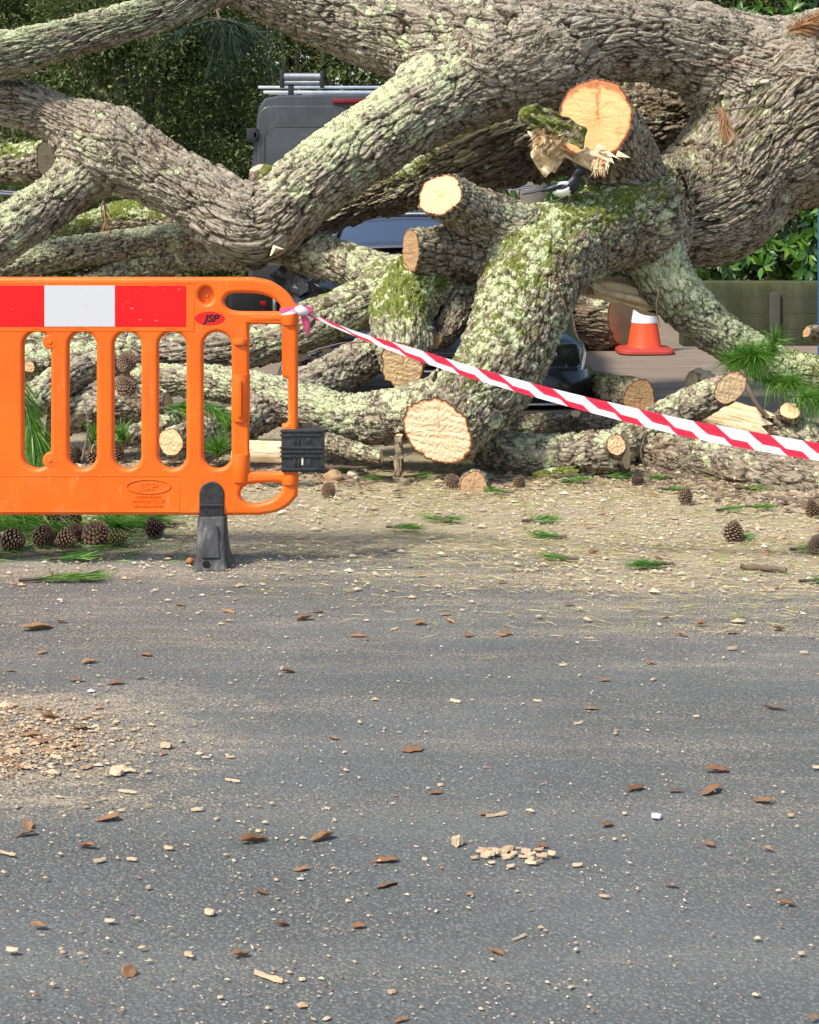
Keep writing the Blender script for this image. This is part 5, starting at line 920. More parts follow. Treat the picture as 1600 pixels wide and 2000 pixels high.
# ------------------------------------------------------------------ needles, cones, leaves, chips
def needle_mesh(name, roots, dirs, L, w, tone, mat, parent, curve=.25, keep=True):
    n = len(roots); up = RNG.normal(size=(n, 3)); s = np.cross(dirs, up); s /= np.linalg.norm(s, axis=1)[:, None]; L = np.broadcast_to(L, (n,))[:, None]; sag = np.array([0, 0, -1.0]) * L * curve; V = []
    for t, k in ((0, 1), (.5, .95), (1, .2)):
        c = roots + dirs * L * t + sag * t * t; V += [c + s * w * k, c - s * w * k]
    V = np.stack(V, 1).reshape(-1, 3); b = np.arange(n)[:, None] * 6; f = np.vstack([b + np.array([[0, 1, 3, 2]]), b + np.array([[2, 3, 5, 4]])]); return put(name, mesh_np(name, V, f, False, dict(tone=np.repeat(tone, 6))), mat, parent, keep)
def sprig(label, px, py, Y, d, L=.13, n=260, spread=.8, stem=.16, mat=NEEDLE, name='pine_sprig', cat='pine sprig', group=None, flat=None, w=.0017):
    c = P(px, py, Y) if Y else G(px, py); d = unit(d); 
    if flat: c = c + np.array([0, 0, .012])
    r = empty(name, c, label, cat, group); t = RNG.random(n) ** .8; ax = c + d * stem * (t[:, None] - .5); e = rdirs(n) * spread + d * .9
    if flat: e[:, 2] *= flat; e[:, 2] = np.abs(e[:, 2])
    e /= np.linalg.norm(e, axis=1)[:, None]; ok = ax + e * L
    needle_mesh('needles', ax, e, L * RNG.uniform(.6, 1.15, n), w, np.clip(RNG.normal(.5, .22, n), 0, 1), mat, r, .0 if flat else .22)
    loft('twig', tube_pts([c - d * stem * .65, c, c + d * stem * .5], np.array([.006, .005, .002]), 7), WOODY, r); return r
sprig('large bright pine sprig hanging over the lichen limb, right of the cone', 1448, 700, 8.55, (.25, -.3, .1), .135, 1500, 1.5, .20, w=.0013)
sprig('pine sprig standing up beside the large one, over the limb', 1505, 685, 8.6, (.2, -.1, .6), .11, 420, 1.1, .14, w=.0013)
sprig('pine sprig above the tilted log, left of the grey stubbed log', 1520, 745, 8.45, (.5, -.3, .0), .12, 650, 1.4, .18, w=.0013)
sprig('pine sprig at the right edge above the grey stubbed log', 1585, 775, 8.3, (.6, -.3, .0), .12, 650, 1.4, .18, w=.0013)
for tp in (((1425, 905), (1470, 820), (1450, 720)), ((1497, 830), (1465, 770), (1440, 735))): pass
loft_tw = loft('bent_twig', tube_pts(catmull([P(1500, 815, 8.3), P(1478, 790, 8.3), P(1455, 745, 8.35), P(1450, 725, 8.4)], .03), .012, 8), WOODY, None); recenter(loft_tw); tag(loft_tw, 'bent bare twig rising to the large green sprig behind the raised cut log', 'twig')
sprig('big long needled pine sprig behind the leftmost barrier slots', 30, 760, 7.6, (.25, -.1, -.9), .22, 620, .55, .30)
sprig('long needled pine sprig leaning by the second barrier slot', 62, 830, 7.5, (.3, -.2, -.8), .17, 330, .5, .2)
sprig('green sprig standing on the ground in the slot beside the black foot', 425, 885, 7.6, (.05, -.2, .9), .11, 230, .8, .05)
sprig('dark sprig hanging over the thin lichen log behind the barrier', 350, 795, 7.95, (.8, -.3, .1), .12, 200, .6, .18)
sprig('small sprig by the two upright cones behind the barrier', 182, 858, 7.5, (.3, -.2, .8), .10, 150, .8, .06)
sprig('small yellow green sprig behind the middle barrier slots', 240, 858, 7.5, (-.2, -.2, .8), .10, 150, .8, .06)
sprig('sprig hanging between two logs near the right barrier slot', 420, 800, 7.9, (.5, -.3, -.3), .11, 170, .7, .12)
SPRIG_SPOTS = [(30, 1035), (90, 1025), (150, 1045), (215, 1030), (290, 1028), (20, 1018), (245, 1018)]
for k, (px, py) in enumerate(SPRIG_SPOTS): sprig('flat green pine sprig among the cones on the ground below the barrier', px, py, None, (RNG.normal(), RNG.normal() * .5, .05), .14, 240, .9, .22, group='flat sprigs under the barrier', flat=.35)
sprig('green needle tuft lying alone on the tarmac in front of the barrier', 115, 1136, None, (.9, .1, .03), .10, 170, .7, .2, flat=.18)
sprig('small needle tuft at the end of the twigs below the barrier', 135, 1096, None, (.9, .1, .03), .08, 110, .7, .1, flat=.25)
FL = [(860, 1020), (810, 935), (745, 938), (1120, 942), (1130, 946), (1300, 938), (1310, 960), (1460, 958), (870, 1018), (780, 1036), (1080, 1052), (1045, 1022), (1100, 1095), (1260, 1110), (1440, 1057), (1590, 1140), (1480, 995), (1570, 1078), (690, 925), (660, 880), (720, 870), (1200, 935), (1420, 1000), (980, 965), (1290, 1108)]
for px, py in FL: sprig('little flat tuft of green needles on the littered ground before the logs', px, py, None, (RNG.choice([-1, 1]) * .9, RNG.normal() * .35, .02), RNG.uniform(.05, .085), int(RNG.uniform(55, 110)), .8, .08, group='green needle tufts on the ground', name='needle_tuft', cat='needle tuft', flat=.2, w=.0012)
for lab, px, py, Y, d, n in (('orange dead needles caught on the lichen limb below the round bright stub', 985, 482, 8.28, (.6, -.3, .5), 90), ('orange dead needles hanging down the middle of the lichen limb', 1078, 545, 8.05, (.1, -.3, -.9), 100), ('rusty dead needle spray fallen on the thick trunk above the sawn limb', 1412, 225, 8.85, (.15, -.3, -.9), 130), ('pile of rusty dead needles on top of the trunk at the upper right', 1565, 50, 9.3, (.8, -.3, .4), 420), ('few dead needles hanging under the arched left limb', 205, 410, 8.75, (.1, -.1, -.9), 24)):
    sprig(lab, px, py, Y, d, .15 if n > 200 else .11, n, .5, .25 if n > 200 else .12, NEEDLE_DRY, 'dead_needles', 'dead needles', w=.0016)

def mat_cone(name, a, b):
    N = NT(name); t = N.attr('tip'); n = N.noise(coord(N), 120, 3); return N.fin(N.mix(N.math('ADD', t, N.math('MULTIPLY', N.math('SUBTRACT', n, .5), .4), clamp=True), a, b), .75)
CONE_B = mat_cone('cone_scales', (.035, .020, .012), (.30, .19, .115)); CONE_G = mat_cone('green_cone_scales', (.05, .055, .012), (.28, .29, .09)); CONE_D = mat_cone('dark_cone_scales', (.02, .013, .009), (.17, .11, .07))
def cone_mesh(name, L, rad, open_, seed):
    rng = np.random.default_rng(seed); V = []; Fc = []; tip = []
    n = 110; ga = math.pi * (3 - math.sqrt(5))
    ph = np.linspace(0, 2 * math.pi, 14, endpoint=False); prof = [(0, .25), (.12, .72), (.3, .95), (.5, .92), (.75, .62), (.93, .25), (1, .05)]; core = []
    for t, q in prof: core.append([(rad * .80 * q * math.cos(p), rad * .80 * q * math.sin(p), L * t) for p in ph])
    c = np.array(core).reshape(-1, 3); V += list(c); tip += [0] * len(c); m = 14
    for i in range(len(prof) - 1):
        for j in range(m): Fc.append((i * m + j, i * m + (j + 1) % m, (i + 1) * m + (j + 1) % m, (i + 1) * m + j))
    for k in range(n):
        t = (k + .5) / n; z = L * (.03 + .92 * t); q = np.interp(t, [a for a, _ in prof], [b for _, b in prof]); a = k * ga + rng.normal() * .05; e = np.array([math.cos(a), math.sin(a), 0]); s = np.array([-math.sin(a), math.cos(a), 0]); up = np.array([0, 0, 1.0])
        w = rad * .30 * (q * .6 + .4); h = L * .085; base = e * rad * q * .72 + up * z; out = rad * q * (.30 + open_) ; T = base + e * out + up * h * (.9 - open_ * .6); i = len(V)
        V += [base - s * w * .7, base + s * w * .7, T + s * w * .75 - up * h * .15, T + up * h * .28, T - s * w * .75 - up * h * .15, T - up * h * .5 + e * rad * .05, base - up * h * .5]; tip += [0, 0, .75, .9, .75, 1, 0]
        Fc += [(i, i + 4, i + 3, i + 3), (i, i + 3, i + 2, i + 1), (i + 4, i + 5, i + 3, i + 3), (i + 5, i + 2, i + 3, i + 3), (i, i + 6, i + 5, i + 4), (i + 6, i + 1, i + 2, i + 5)]
    tris = np.array([f[:3] for f in Fc if f[2] == f[3]]); quads = np.array([f for f in Fc if f[2] != f[3]]); V = np.array(V) - np.array([0, 0, L * .45]); return mesh_np(name, V, [quads, tris], False, dict(tip=np.array(tip)))
CM = [cone_mesh('pine_cone', .100, .034, .20, 1), cone_mesh('pine_cone', .085, .040, .48, 2), cone_mesh('pine_cone', .092, .034, .05, 3), cone_mesh('pine_cone', .082, .038, .12, 4), cone_mesh('pine_cone', .110, .033, .32, 5)]
def pine_cone(label, px, py, k=0, rot=None, sc=1.0, Y=None, mat=None, group=None):
    k = [0, 3, 4][(int(px) * 7 + int(py)) % 3] if k == 0 else k; o = bpy.data.objects.new('pine_cone', CM[k]); COL.objects.link(o)
    if not CM[k].materials: CM[k].materials.append(CONE_B)
    if mat is not None:
        o.material_slots[0].link = 'OBJECT'; o.material_slots[0].material = mat
    p = P(px, py, Y) if Y else G(px, py) + np.array([0, 0, .03 * sc]); o.location = tuple(p); o.rotation_euler = rot or (RNG.uniform(1.1, 1.9), RNG.uniform(-.4, .4), RNG.uniform(0, 6.28)); o.scale = tuple(sc * .86 * RNG.uniform(.88, 1.12, 3)); tag(o, label, 'pine cone', group); return o
pine_cone('dark brown cone lying on its side at the front of the cone heap', 86, 1068, 0, (1.3, .3, .6), 1.25, None, CONE_D)
pine_cone('shaggy open cone standing beside the green cone', 190, 1062, 1, (.5, .5, 0), 1.15)
pine_cone('closed green pine cone lying below the barrier', 229, 1068, 2, (1.35, 0, 1.35), 1.2, None, CONE_G)
pine_cone('greyish flattened cone at the front middle of the cone heap', 128, 1072, 0, (1.6, 0, 1.2), 1.1)
pine_cone('reddish cone leaning on the right side of the cone heap', 146, 1058, 0, (.9, .7, 0), 1.05)
pine_cone('dark cone at the back right of the heap, against the barrier bottom', 138, 1030, 0, (.4, .2, 0), 1.2, None, CONE_D)
pine_cone('brown cone at the back left of the heap, against the barrier bottom', 103, 1028, 0, (.3, -.2, 0), 1.25)
pine_cone('dusty grey cone at the left edge of the cone heap', 25, 1075, 0, (1.5, .2, 1.0), 1.15, None, CONE_D)
pine_cone('broken dark cone lying alone between the cone heap and the black foot', 302, 1048, 1, (1.2, .4, 1.4), .95, None, CONE_D)
pine_cone('cone standing on the needle litter at the right, nearest the road', 1432, 1058, 0, (.25, .1, 0), 1.15)
pine_cone('cone on the litter below the long brown log', 1338, 984, 0, (.4, .2, 0), 1.0)
pine_cone('open cone with pale scales beside the half round wood slice', 885, 952, 1, (1.0, .4, .5), .78)
pine_cone('greenish dull cone right of the half round wood slice', 1014, 953, 0, (.6, .3, 0), .8)
pine_cone('flat dry cone left of the big cut face on bare ground', 642, 968, 1, (1.3, .2, .3), .7)
pine_cone('cone at the right edge of the litter under the brown log', 1587, 1008, 0, (.5, -.3, 0), .95)
pine_cone('dark leafy cone cut by the right edge of the picture', 1604, 1082, 1, (1.0, -.3, 0), .9, None, CONE_D)
pine_cone('dark upright cone in the second barrier slot', 148, 905, 0, (.3, .2, 0), 1.1, None, CONE_D)
pine_cone('reddish brown upright cone just right of the dark one, behind the barrier post', 184, 905, 0, (.2, -.1, 0), 1.2)
pine_cone('reddish cone leaning behind the third barrier post', 228, 902, 0, (.2, .3, 0), 1.15)
pine_cone('open cone hanging on the log top behind the middle slots', 248, 706, 1, (1.2, .4, 0), 1.0, 8.0)
pine_cone('open bristling cone stuck below another on the logs behind the middle slots', 246, 752, 1, (1.0, -.2, .4), 1.05, 8.0)
pine_cone('small dark cone on the sawdust under the tilted log', 1245, 948, 0, (1.2, .2, .6), .8, None, CONE_D)

# dead leaves: a few shapes, then copies
def mat_dead():
    N = NT('dead_leaf'); t = N.n('ObjectInfo').outputs['Random']; n = N.noise(coord(N), 70, 3, .6); c = N.ramp(t, [(0, (.17, .080, .032)), (.3, (.29, .155, .068)), (.65, (.22, .105, .045)), (1, (.36, .22, .105))]); return N.fin(N.mix(N.math('MULTIPLY', n, .5), c, (.10, .04, .015)), .6)
DEAD = mat_dead()
def leaf_mesh(seed, lob, curl):
    rng = np.random.default_rng(seed); m = 30; V = []
    for side in (0, 1):
        for k in range(5):
            for i in range(m):
                a = 2 * math.pi * i / m; x = math.cos(a); y = math.sin(a) * .42 * (1 + lob * math.sin(a * 7 + seed)) * (1 - .2 * x); t = k / 4; x *= t; y *= t; cr = curl * (y * y * 2.2 + .16 * x * x) + .06 * noise3(np.array([[x * 2, y * 3, seed]]), seed)[0]; V.append((x * .5, y * .5, cr * .5 - side * .012))
    i = np.arange(2 * 5 * m).reshape(2, 5, m); f = []
    for sd in (0, 1):
        for k in range(4): a, b = i[sd, k], i[sd, k + 1]; q = np.stack([a, b, np.roll(b, -1), np.roll(a, -1)], 1); f.append(q if not sd else q[:, ::-1])
    a, b = i[0, 4], i[1, 4]; f.append(np.stack([a, b, np.roll(b, -1), np.roll(a, -1)], 1)); V = np.array(V); V[:, 2] -= V[:, 2].min(); return mesh_np('fallen_leaf', V, np.vstack(f))
LM = [leaf_mesh(3, .12, .5), leaf_mesh(5, .18, .8), leaf_mesh(8, .08, 1.2), leaf_mesh(12, .22, .25)]
for m in LM: m.materials.append(DEAD)
LEAFS = [(120, 1215, 22), (82, 1275, 24), (285, 1281, 26), (563, 1313, 28), (175, 1295, 34), (150, 1330, 34), (225, 1335, 34), (352, 1183, 24), (446, 1195, 32), (275, 1325, 24), (100, 1405, 44), (160, 1425, 40), (805, 1466, 48), (650, 1443, 26), (880, 1215, 26), (985, 1240, 34), (915, 1243, 22), (700, 1243, 34), (595, 1210, 34), (820, 1220, 26), (980, 1137, 20), (1240, 1541, 50), (1400, 1505, 52), (1390, 1545, 56), (1320, 1545, 30), (1490, 1565, 40), (1185, 1612, 30), (590, 1700, 34), (630, 1641, 52), (750, 1684, 58), (755, 1731, 54), (550, 1808, 30), (700, 1813, 30), (510, 1745, 30), (970, 1861, 36), (75, 1808, 34), (170, 1655, 40), (50, 1630, 44), (495, 1645, 60), (210, 1600, 50), (55, 1615, 40), (1310, 1730, 28), (1535, 1766, 34), (785, 1995, 30), (1270, 1296, 22), (1155, 1385, 32), (1370, 1220, 26), (1300, 1210, 20), (1520, 1230, 30), (1430, 1235, 30), (1285, 1090, 20), (1100, 1093, 34), (1385, 1650, 24), (1060, 1655, 24), (950, 1592, 34), (60, 1440, 50), (100, 1470, 46), (140, 1460, 40), (20, 1490, 50), (470, 1868, 38), (850, 1550, 30), (1180, 1330, 22), (20, 1310, 24), (330, 1090, 22), (1160, 1080, 26), (1330, 1240, 24), (1500, 1660, 22), (1590, 1990, 24), (1110, 1180, 24), (620, 1195, 22)]
def place_leaf(px, py, wpx, label, group, k=None):
    c = G(px, py); L = wpx * c[1] / F * .98; k = int(RNG.integers(0, 4)) if k is None else k; o = bpy.data.objects.new('fallen_leaf', LM[k]); COL.objects.link(o); o.location = tuple(c + np.array([0, 0, .002])); o.scale = (L, L * RNG.uniform(.8, 1.3), L * RNG.uniform(.45, .9)); o.rotation_euler = (RNG.uniform(-.25, .25), RNG.uniform(-.25, .25), RNG.choice([0, math.pi]) + RNG.normal() * .45); return tag(o, label, 'leaf', group)
for px, py, wpx in LEAFS: place_leaf(px, py, wpx, 'small curled brown dead leaf lying on the grey tarmac', 'dead leaves on the tarmac')
place_leaf(70, 1228, 66, 'long curled orange brown leaf on the tarmac in front of the barrier', None, 2)
o = place_leaf(252, 1900, 38, 'tan pointed leaf standing on edge on the tarmac near the camera', None, 0); o.rotation_euler = (.9, .2, .4); o.scale = (.028, .05, .028)

def mat_chip():
    N = NT('wood_chip'); t = N.n('ObjectInfo').outputs['Random']; n = N.noise(N.scale(coord(N), (40, 200, 200)), 1.0, 3); c = N.ramp(t, [(0, (.46, .35, .22)), (.5, (.55, .45, .31)), (.8, (.36, .24, .14)), (1, (.48, .35, .22))]); return N.fin(N.mix(N.math('MULTIPLY', n, .5), c, (.45, .28, .14)), .8)
CHIPM = mat_chip()
def chip_mesh(seed, ln, wd, th):
    rng = np.random.default_rng(seed); rings = []
    for x in np.linspace(-1, 1, 5):
        k = (1 - .45 * abs(x) ** 2) ; rings.append([(x * ln / 2, a * wd / 2 * k * rng.uniform(.75, 1.2), th * (b * rng.uniform(.7, 1.2) + .55) + .12 * th * rng.normal()) for a, b in ((-1, -.5), (-.6, .5), (.5, .6), (1, -.5))])
    R = np.array(rings); idx = np.arange(20).reshape(5, 4); a, b = idx[:-1], idx[1:]; me = mesh_np('wood_chip', R.reshape(-1, 3), [np.stack([a, b, np.roll(b, -1, 1), np.roll(a, -1, 1)], -1).reshape(-1, 4), idx[0][::-1][None], idx[-1][None]], False); me.materials.append(CHIPM); return me
CHM = [chip_mesh(1, 1, .55, .20), chip_mesh(2, 1, .4, .16), chip_mesh(3, 1, .8, .35), chip_mesh(4, 1, .16, .10)]
CHIPS = [(325, 1460, 30, 2), (228, 1512, 36, 2), (450, 1480, 22, 1), (410, 1785, 26, 2), (368, 1866, 20, 2), (25, 1857, 32, 0), (215, 1800, 26, 0), (15, 1669, 50, 3), (330, 1658, 26, 0), (195, 1682, 32, 1), (258, 1680, 28, 1), (765, 1940, 20, 2), (1180, 1752, 24, 1), (1545, 1594, 16, 2), (860, 1535, 14, 2), (890, 1371, 28, 1), (1130, 1414, 26, 1), (970, 1594, 58, 3), (525, 1912, 90, 3), (1015, 1833, 46, 3), (1565, 1864, 16, 2), (455, 1526, 42, 3), (250, 1548, 50, 3), (385, 1583, 30, 1), (220, 1593, 20, 2), (237, 1584, 20, 1), (505, 1625, 14, 2), (120, 1855, 12, 2), (590, 1915, 16, 2), (430, 1950, 14, 2), (540, 1720, 12, 2), (290, 1735, 14, 2), (1200, 1640, 10, 2), (1595, 1500, 20, 0), (1430, 1268, 28, 1), (1100, 1300, 20, 1), (1570, 1275, 20, 1), (1150, 1247, 26, 3), (1220, 1590, 12, 2), (640, 1580, 16, 0), (830, 1680, 14, 2), (1500, 1655, 12, 0), (1010, 1742, 10, 2), (720, 1790, 10, 2), (170, 1500, 30, 0), (60, 1500, 34, 1), (110, 1480, 30, 0), (30, 1470, 36, 0), (160, 1440, 26, 1), (1050, 1370, 20, 1), (1360, 1400, 16, 1), (770, 1230, 18, 0), (560, 1245, 12, 0)]
def place_chip(px, py, wpx, k, label, group=None, dz=0):
    c = G(px, py); L = wpx * c[1] / F * .78; o = bpy.data.objects.new('wood_chip', CHM[k]); COL.objects.link(o); o.location = tuple(c + np.array([0, 0, dz + .001])); o.scale = (L,) * 3; o.rotation_euler = (0, 0, RNG.choice([0, math.pi]) + RNG.normal() * .35); return tag(o, label, 'wood chip', group)
for q in CHIPS: place_chip(*q, 'pale splinter of wood lying on the bare grey tarmac', 'wood chips on the tarmac')
for _ in range(30):
    a = RNG.uniform(0, 6.28); t = RNG.random() ** .6; place_chip(1002 + 82 * t * math.cos(a), 1677 + 20 * t * math.sin(a), RNG.uniform(14, 30), int(RNG.integers(0, 3)), 'pale chip in the oval pile of chips on the tarmac', 'oval pile of chips', RNG.uniform(0, .006))
place_chip(1128, 1691, 26, 0, 'pale chip lying just right of the oval pile of chips'); o = place_chip(893, 1652, 26, 2, 'rounded cream and brown nub of wood left of the oval pile of chips'); o.scale = (.021, .026, .05)
o = place_chip(1282, 1597, 24, 2, 'small bluish white scrap right of the brown leaves'); o.material_slots[0].link = 'OBJECT'; o.material_slots[0].material = mat_plain('bluish_scrap', (.55, .60, .75), .5)
def stick(label, pts, r0, name='twig', cat='twig', mat=WOODY):
    pth = catmull([G(a, b) + np.array([0, 0, r0 * .9]) for a, b in pts], .02); pth += .2 * r0 * RNG.normal(size=pth.shape); rr = r0 * (1 - .35 * np.linspace(0, 1, len(pth))) * (1 + .15 * RNG.normal(size=len(pth))); o = loft(name, tube_pts(pth, rr, 9), mat, None); recenter(o); return tag(o, label, cat)
stick('thick brown barked stick on the needle litter at the right', [(1447, 1113), (1490, 1116), (1536, 1120)], .013)
stick('dark short twig alone on the tarmac at the right', [(1496, 1381), (1515, 1385), (1533, 1386)], .0065)
stick('long thin twig lying below the cone heap', [(0, 1089), (70, 1087), (150, 1078)], .006); stick('thin twig crossing the long one below the barrier', [(60, 1080), (140, 1090), (240, 1093)], .004)
stick('forked brown twig among the green sprigs left of the cone heap', [(-10, 1044), (40, 1040), (78, 1018)], .006); stick('thin stem leaning in the green sprigs right of the cone heap', [(205, 1012), (230, 1030), (250, 1040)], .004)
stick('yellowish stick behind the broken cone, left of the black foot', [(272, 1030), (310, 1028), (342, 1032)], .007)
stick('dead thin branch lying right of the wood slice before the logs', [(1080, 938), (1150, 930), (1230, 922)], .012); stick('dark bent twig under the long brown log', [(1255, 905), (1300, 925), (1345, 935), (1400, 960)], .008)
stick('straight thin stick at the right under the brown log', [(1490, 972), (1560, 985), (1620, 1000)], .009); stick('pale stick lying left of the big cut face', [(600, 912), (680, 918), (745, 915)], .010)
stick('tiny dark curved twig in front of the barrier', [(95, 1113), (100, 1118), (101, 1124)], .003)
def stone(label, px, py, wpx, mat, sq=.6):
    c = G(px, py); L = wpx * c[1] / F / 2; bm = bmesh.new(); bmesh.ops.create_icosphere(bm, subdivisions=4, radius=1)
    for v in bm.verts: v.co *= 1 + .22 * float(noise3(np.array([v.co[:]]) * 1.3 + px, 3)[0])
    bmesh.ops.scale(bm, verts=bm.verts, vec=(L, L * .8, L * sq)); bmesh.ops.translate(bm, verts=bm.verts, vec=(c[0], c[1], c[2] + L * sq * .75)); o = bm_obj('wood_lump' if 'wood' in label else 'stone', bm, mat, None, 0, 1, True); recenter(o); tag(o, label, 'wood lump' if 'wood' in label else 'stone')
stone('tan rounded knob of wood lying left of the big cut face', 652, 939, 38, CUT_OLD_P := mat_plain('tan_wood', (.38, .25, .13), .8)); stone('pale rounded stone beside the tan knob, left of the big cut face', 690, 931, 24, mat_plain('pale_stone', (.55, .47, .36), .8)); stone('greenish stone right of the half round wood slice', 952, 938, 26, mat_plain('mossy_stone', (.20, .22, .12), .9))
stone('small brown knob of wood touching the left side of the black foot', 372, 1102, 17, mat_plain('rusty_nub', (.30, .13, .04), .6), .9)

def hanging_spray():
    c = P(430, 40, 11.6); r = empty('hanging_pine_branch', c, 'drooping dark blue green pine branch hanging behind the top left limb', 'pine branch'); roots = []; dirs = []
    for k in range(9):
        e = unit([RNG.normal() * .9, RNG.normal() * .4, -.25 - .35 * RNG.random()]); L = RNG.uniform(.15, .42); pth = catmull([c + np.array([RNG.normal() * .08, 0, .02]), c + e * L * .6, c + e * L + np.array([0, 0, -.06])], .02); loft('twig', tube_pts(pth, np.linspace(.006, .002, len(pth)), 6), WOODY, r)
        m = 130; i = RNG.integers(0, len(pth), m); roots.append(pth[i]); d = rdirs(m) * .75 + e + np.array([0, 0, -.35]); dirs.append(d / np.linalg.norm(d, axis=1)[:, None])
    roots = np.vstack(roots); dirs = np.vstack(dirs); n = len(roots); needle_mesh('needles', roots, dirs, .15 * RNG.uniform(.6, 1.1, n), .0018, RNG.random(n), LEAF_BLUE, r, .25)
    loft('stem', tube_pts([P(400, -60, 11.6), P(415, -10, 11.6), c], [.014, .012, .008], 8), WOODY, r)
hanging_spray()
# uncountable litter
def litter(name, label, n, sampler, size, mat, flat, tones):
    px, py = sampler(n); c = np.stack([(px - HX) / (py - HY) * H, F * H / (py - HY), 0 * px], 1); n = len(c); a = RNG.normal(0, .7, n) + RNG.choice([0, math.pi], n); d = np.stack([np.cos(a), np.sin(a), RNG.normal(0, .08, n)], 1); s = np.stack([-np.sin(a), np.cos(a), 0 * a], 1); L = size(n)[:, None]; w = L * flat * RNG.uniform(.6, 1.4, (n, 1)); z = np.array([0, 0, 1.0]); c = c + z * (.001 + .004 * RNG.random((n, 1)))
    V = np.stack([c - d * L / 2 - s * w / 2, c + d * L * .5 - s * w * .3, c + d * L * .35 + s * w / 2, c - d * L * .4 + s * w * .4, c + z * (w * .35 + .0008) + d * L * .05], 1).reshape(-1, 3); b = np.arange(n)[:, None] * 5
    f = np.vstack([b + np.array([[0, 1, 4]]), b + np.array([[1, 2, 4]]), b + np.array([[2, 3, 4]]), b + np.array([[3, 0, 4]])]); o = put(name, mesh_np(name, V, f, False, dict(tone=np.repeat(tones(n), 5))), mat); tag(o, label, None, None, 'stuff'); return o
def mat_tone(name, stops):
    N = NT(name); return N.fin(N.ramp(N.attr('tone'), stops), .8)
CRUMB = mat_tone('wood_crumbs', [(0, (.52, .44, .31)), (.35, (.45, .35, .22)), (.6, (.42, .30, .17)), (.78, (.27, .15, .075)), (.92, (.20, .10, .05)), (1, (.70, .68, .62))])
def samp_road(n):
    px = RNG.uniform(-60, 1660, n * 3); Y = RNG.uniform(2.6, 6.6, n * 3); py = HY + F * H / Y; x = (px - HX) * Y / F; k = fbm(np.stack([x * 1.1, Y * 1.6, 0 * x], 1), 3, 2) * .5 + .35 + .35 * (px < 650) * (Y < 4.8) + .15 * (Y > 5); ok = RNG.random(n * 3) < np.clip(k, .05, 1) * .6; return px[ok][:n], py[ok][:n]
def samp_heap(n):
    px = RNG.normal(20, 130, n); py = RNG.normal(1445, 42, n); ok = py > 1250; return px[ok], py[ok]
def samp_band(n):
    px = RNG.uniform(-60, 1660, n * 3); Y = RNG.uniform(5.2, 9.2, n * 3); x = (px - HX) * Y / F; py = HY + F * H / Y; k = np.clip((Y - 5.4) / 1.6, .05, 1) * (.55 + .6 * fbm(np.stack([x * 1.0, Y * 2.0, 0 * x], 1), 7, 2)) + .3 * (px > 1000) * (Y > 5.6); ok = RNG.random(n * 3) < k * .6; return px[ok][:n], py[ok][:n]
def samp_right(n):
    px = RNG.uniform(480, 1680, n * 3); Y = RNG.uniform(4.7, 8.5, n * 3); x = (px - HX) * Y / F; py = HY + F * H / Y; k = np.clip((Y - 5.0) / 1.3, .03, 1) * np.clip((px - 300) / 900, .1, 1) * (.6 + .7 * fbm(np.stack([x * .9, Y * 2.4, 0 * x], 1), 8, 2)); ok = RNG.random(n * 3) < k; return px[ok][:n], py[ok][:n]
litter('wood_crumbs', 'fine pale crumbs of sawn wood scattered over the tarmac', 8000, samp_road, lambda n: RNG.lognormal(-5.7, .55, n), CRUMB, .55, lambda n: RNG.random(n))
litter('sawdust_heap', 'loose heap of sawdust, bark flakes and chips on the left of the tarmac', 3200, samp_heap, lambda n: RNG.lognormal(-5.0, .55, n), CRUMB, .5, lambda n: .15 + RNG.random(n) * .8)
litter('sawdust_litter', 'thick litter of sawdust and chips along the foot of the logs', 22000, samp_band, lambda n: RNG.lognormal(-4.75, .55, n), CRUMB, .5, lambda n: RNG.random(n) ** 1.1)
litter('needle_litter', 'straw coloured and green pine needles strewn over the ground before the logs', 9000, samp_right, lambda n: RNG.uniform(.025, .085, n), STRAW, .026, lambda n: RNG.random(n))
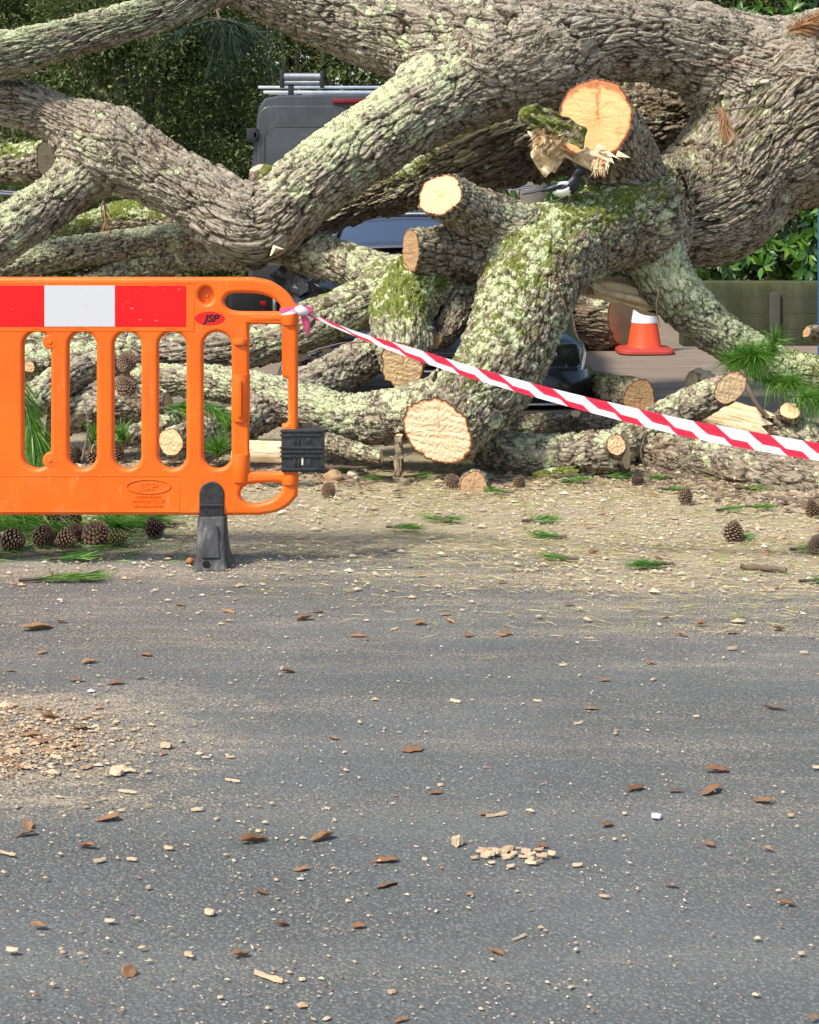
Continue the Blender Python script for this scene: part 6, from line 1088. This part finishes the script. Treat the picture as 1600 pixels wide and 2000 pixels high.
def samp_left(n):
    px = RNG.uniform(-40, 420, n); py = RNG.uniform(1008, 1100, n); ok = RNG.random(n) < np.clip(1.15 - (py - 1008) / 90, .1, 1) * np.clip(1.3 - px / 330, .1, 1); return px[ok], py[ok]
litter('needle_carpet', 'green and straw pine needles matted under the barrier', 3500, samp_left, lambda n: RNG.uniform(.05, .13, n), NEEDLE, .03, lambda n: RNG.random(n))

FLAKE = mat_tone('bark_flakes', [(0, (.05, .03, .02)), (.4, (.14, .09, .055)), (.7, (.28, .20, .13)), (.9, (.40, .31, .20)), (1, (.20, .09, .04))])
def samp_foot(n):
    px = RNG.uniform(-60, 1660, n * 2); base = np.interp(px, [-60, 400, 560, 780, 930, 1200, 1300, 1660], [905, 905, 912, 928, 930, 925, 925, 985]); py = base + RNG.normal(6, 15, n * 2); ok = (py > 800) & (RNG.random(n * 2) < .5 + .5 * noise3(np.stack([px * .012, py * .03, 0 * px], 1), 4)); return px[ok][:n], py[ok][:n]
litter('bark_litter', 'dark bark flakes and crumbs gathered along the foot of the logs', 5200, samp_foot, lambda n: RNG.lognormal(-3.95, .5, n), FLAKE, .45, lambda n: RNG.random(n))
TW = [('bare forked twig standing before the lichen log right of the big cut face', [(1262, 920, 7.7), (1252, 880, 7.7), (1264, 842, 7.75)]), ('thin twig hanging from the underside of the arched limb on the left', [(205, 385, 8.8), (198, 408, 8.75), (204, 440, 8.75)]), ('thin twig crossing the top of the thick trunk near the rusty needles', [(1385, 222, 8.9), (1430, 214, 8.9), (1500, 205, 9.0)]), ('long bare twig lying over the grey leaning log beside the barrier', [(600, 690, 8.0), (660, 672, 8.0), (720, 668, 8.0)]), ('drooping twig under the limb beside the cone', [(1290, 560, 8.6), (1282, 600, 8.6), (1290, 640, 8.6)]), ('curved twig rising from the logs behind the middle barrier slots', [(160, 900, 7.4), (172, 840, 7.5), (165, 780, 7.6)])]
for lab, q in TW:
    pth = catmull([P(*a) for a in q], .015); pth += RNG.normal(size=pth.shape) * .0012; o = loft('twig', tube_pts(pth, np.linspace(.0065, .0022, len(pth)), 7), WOODY, None); recenter(o); tag(o, lab, 'twig')
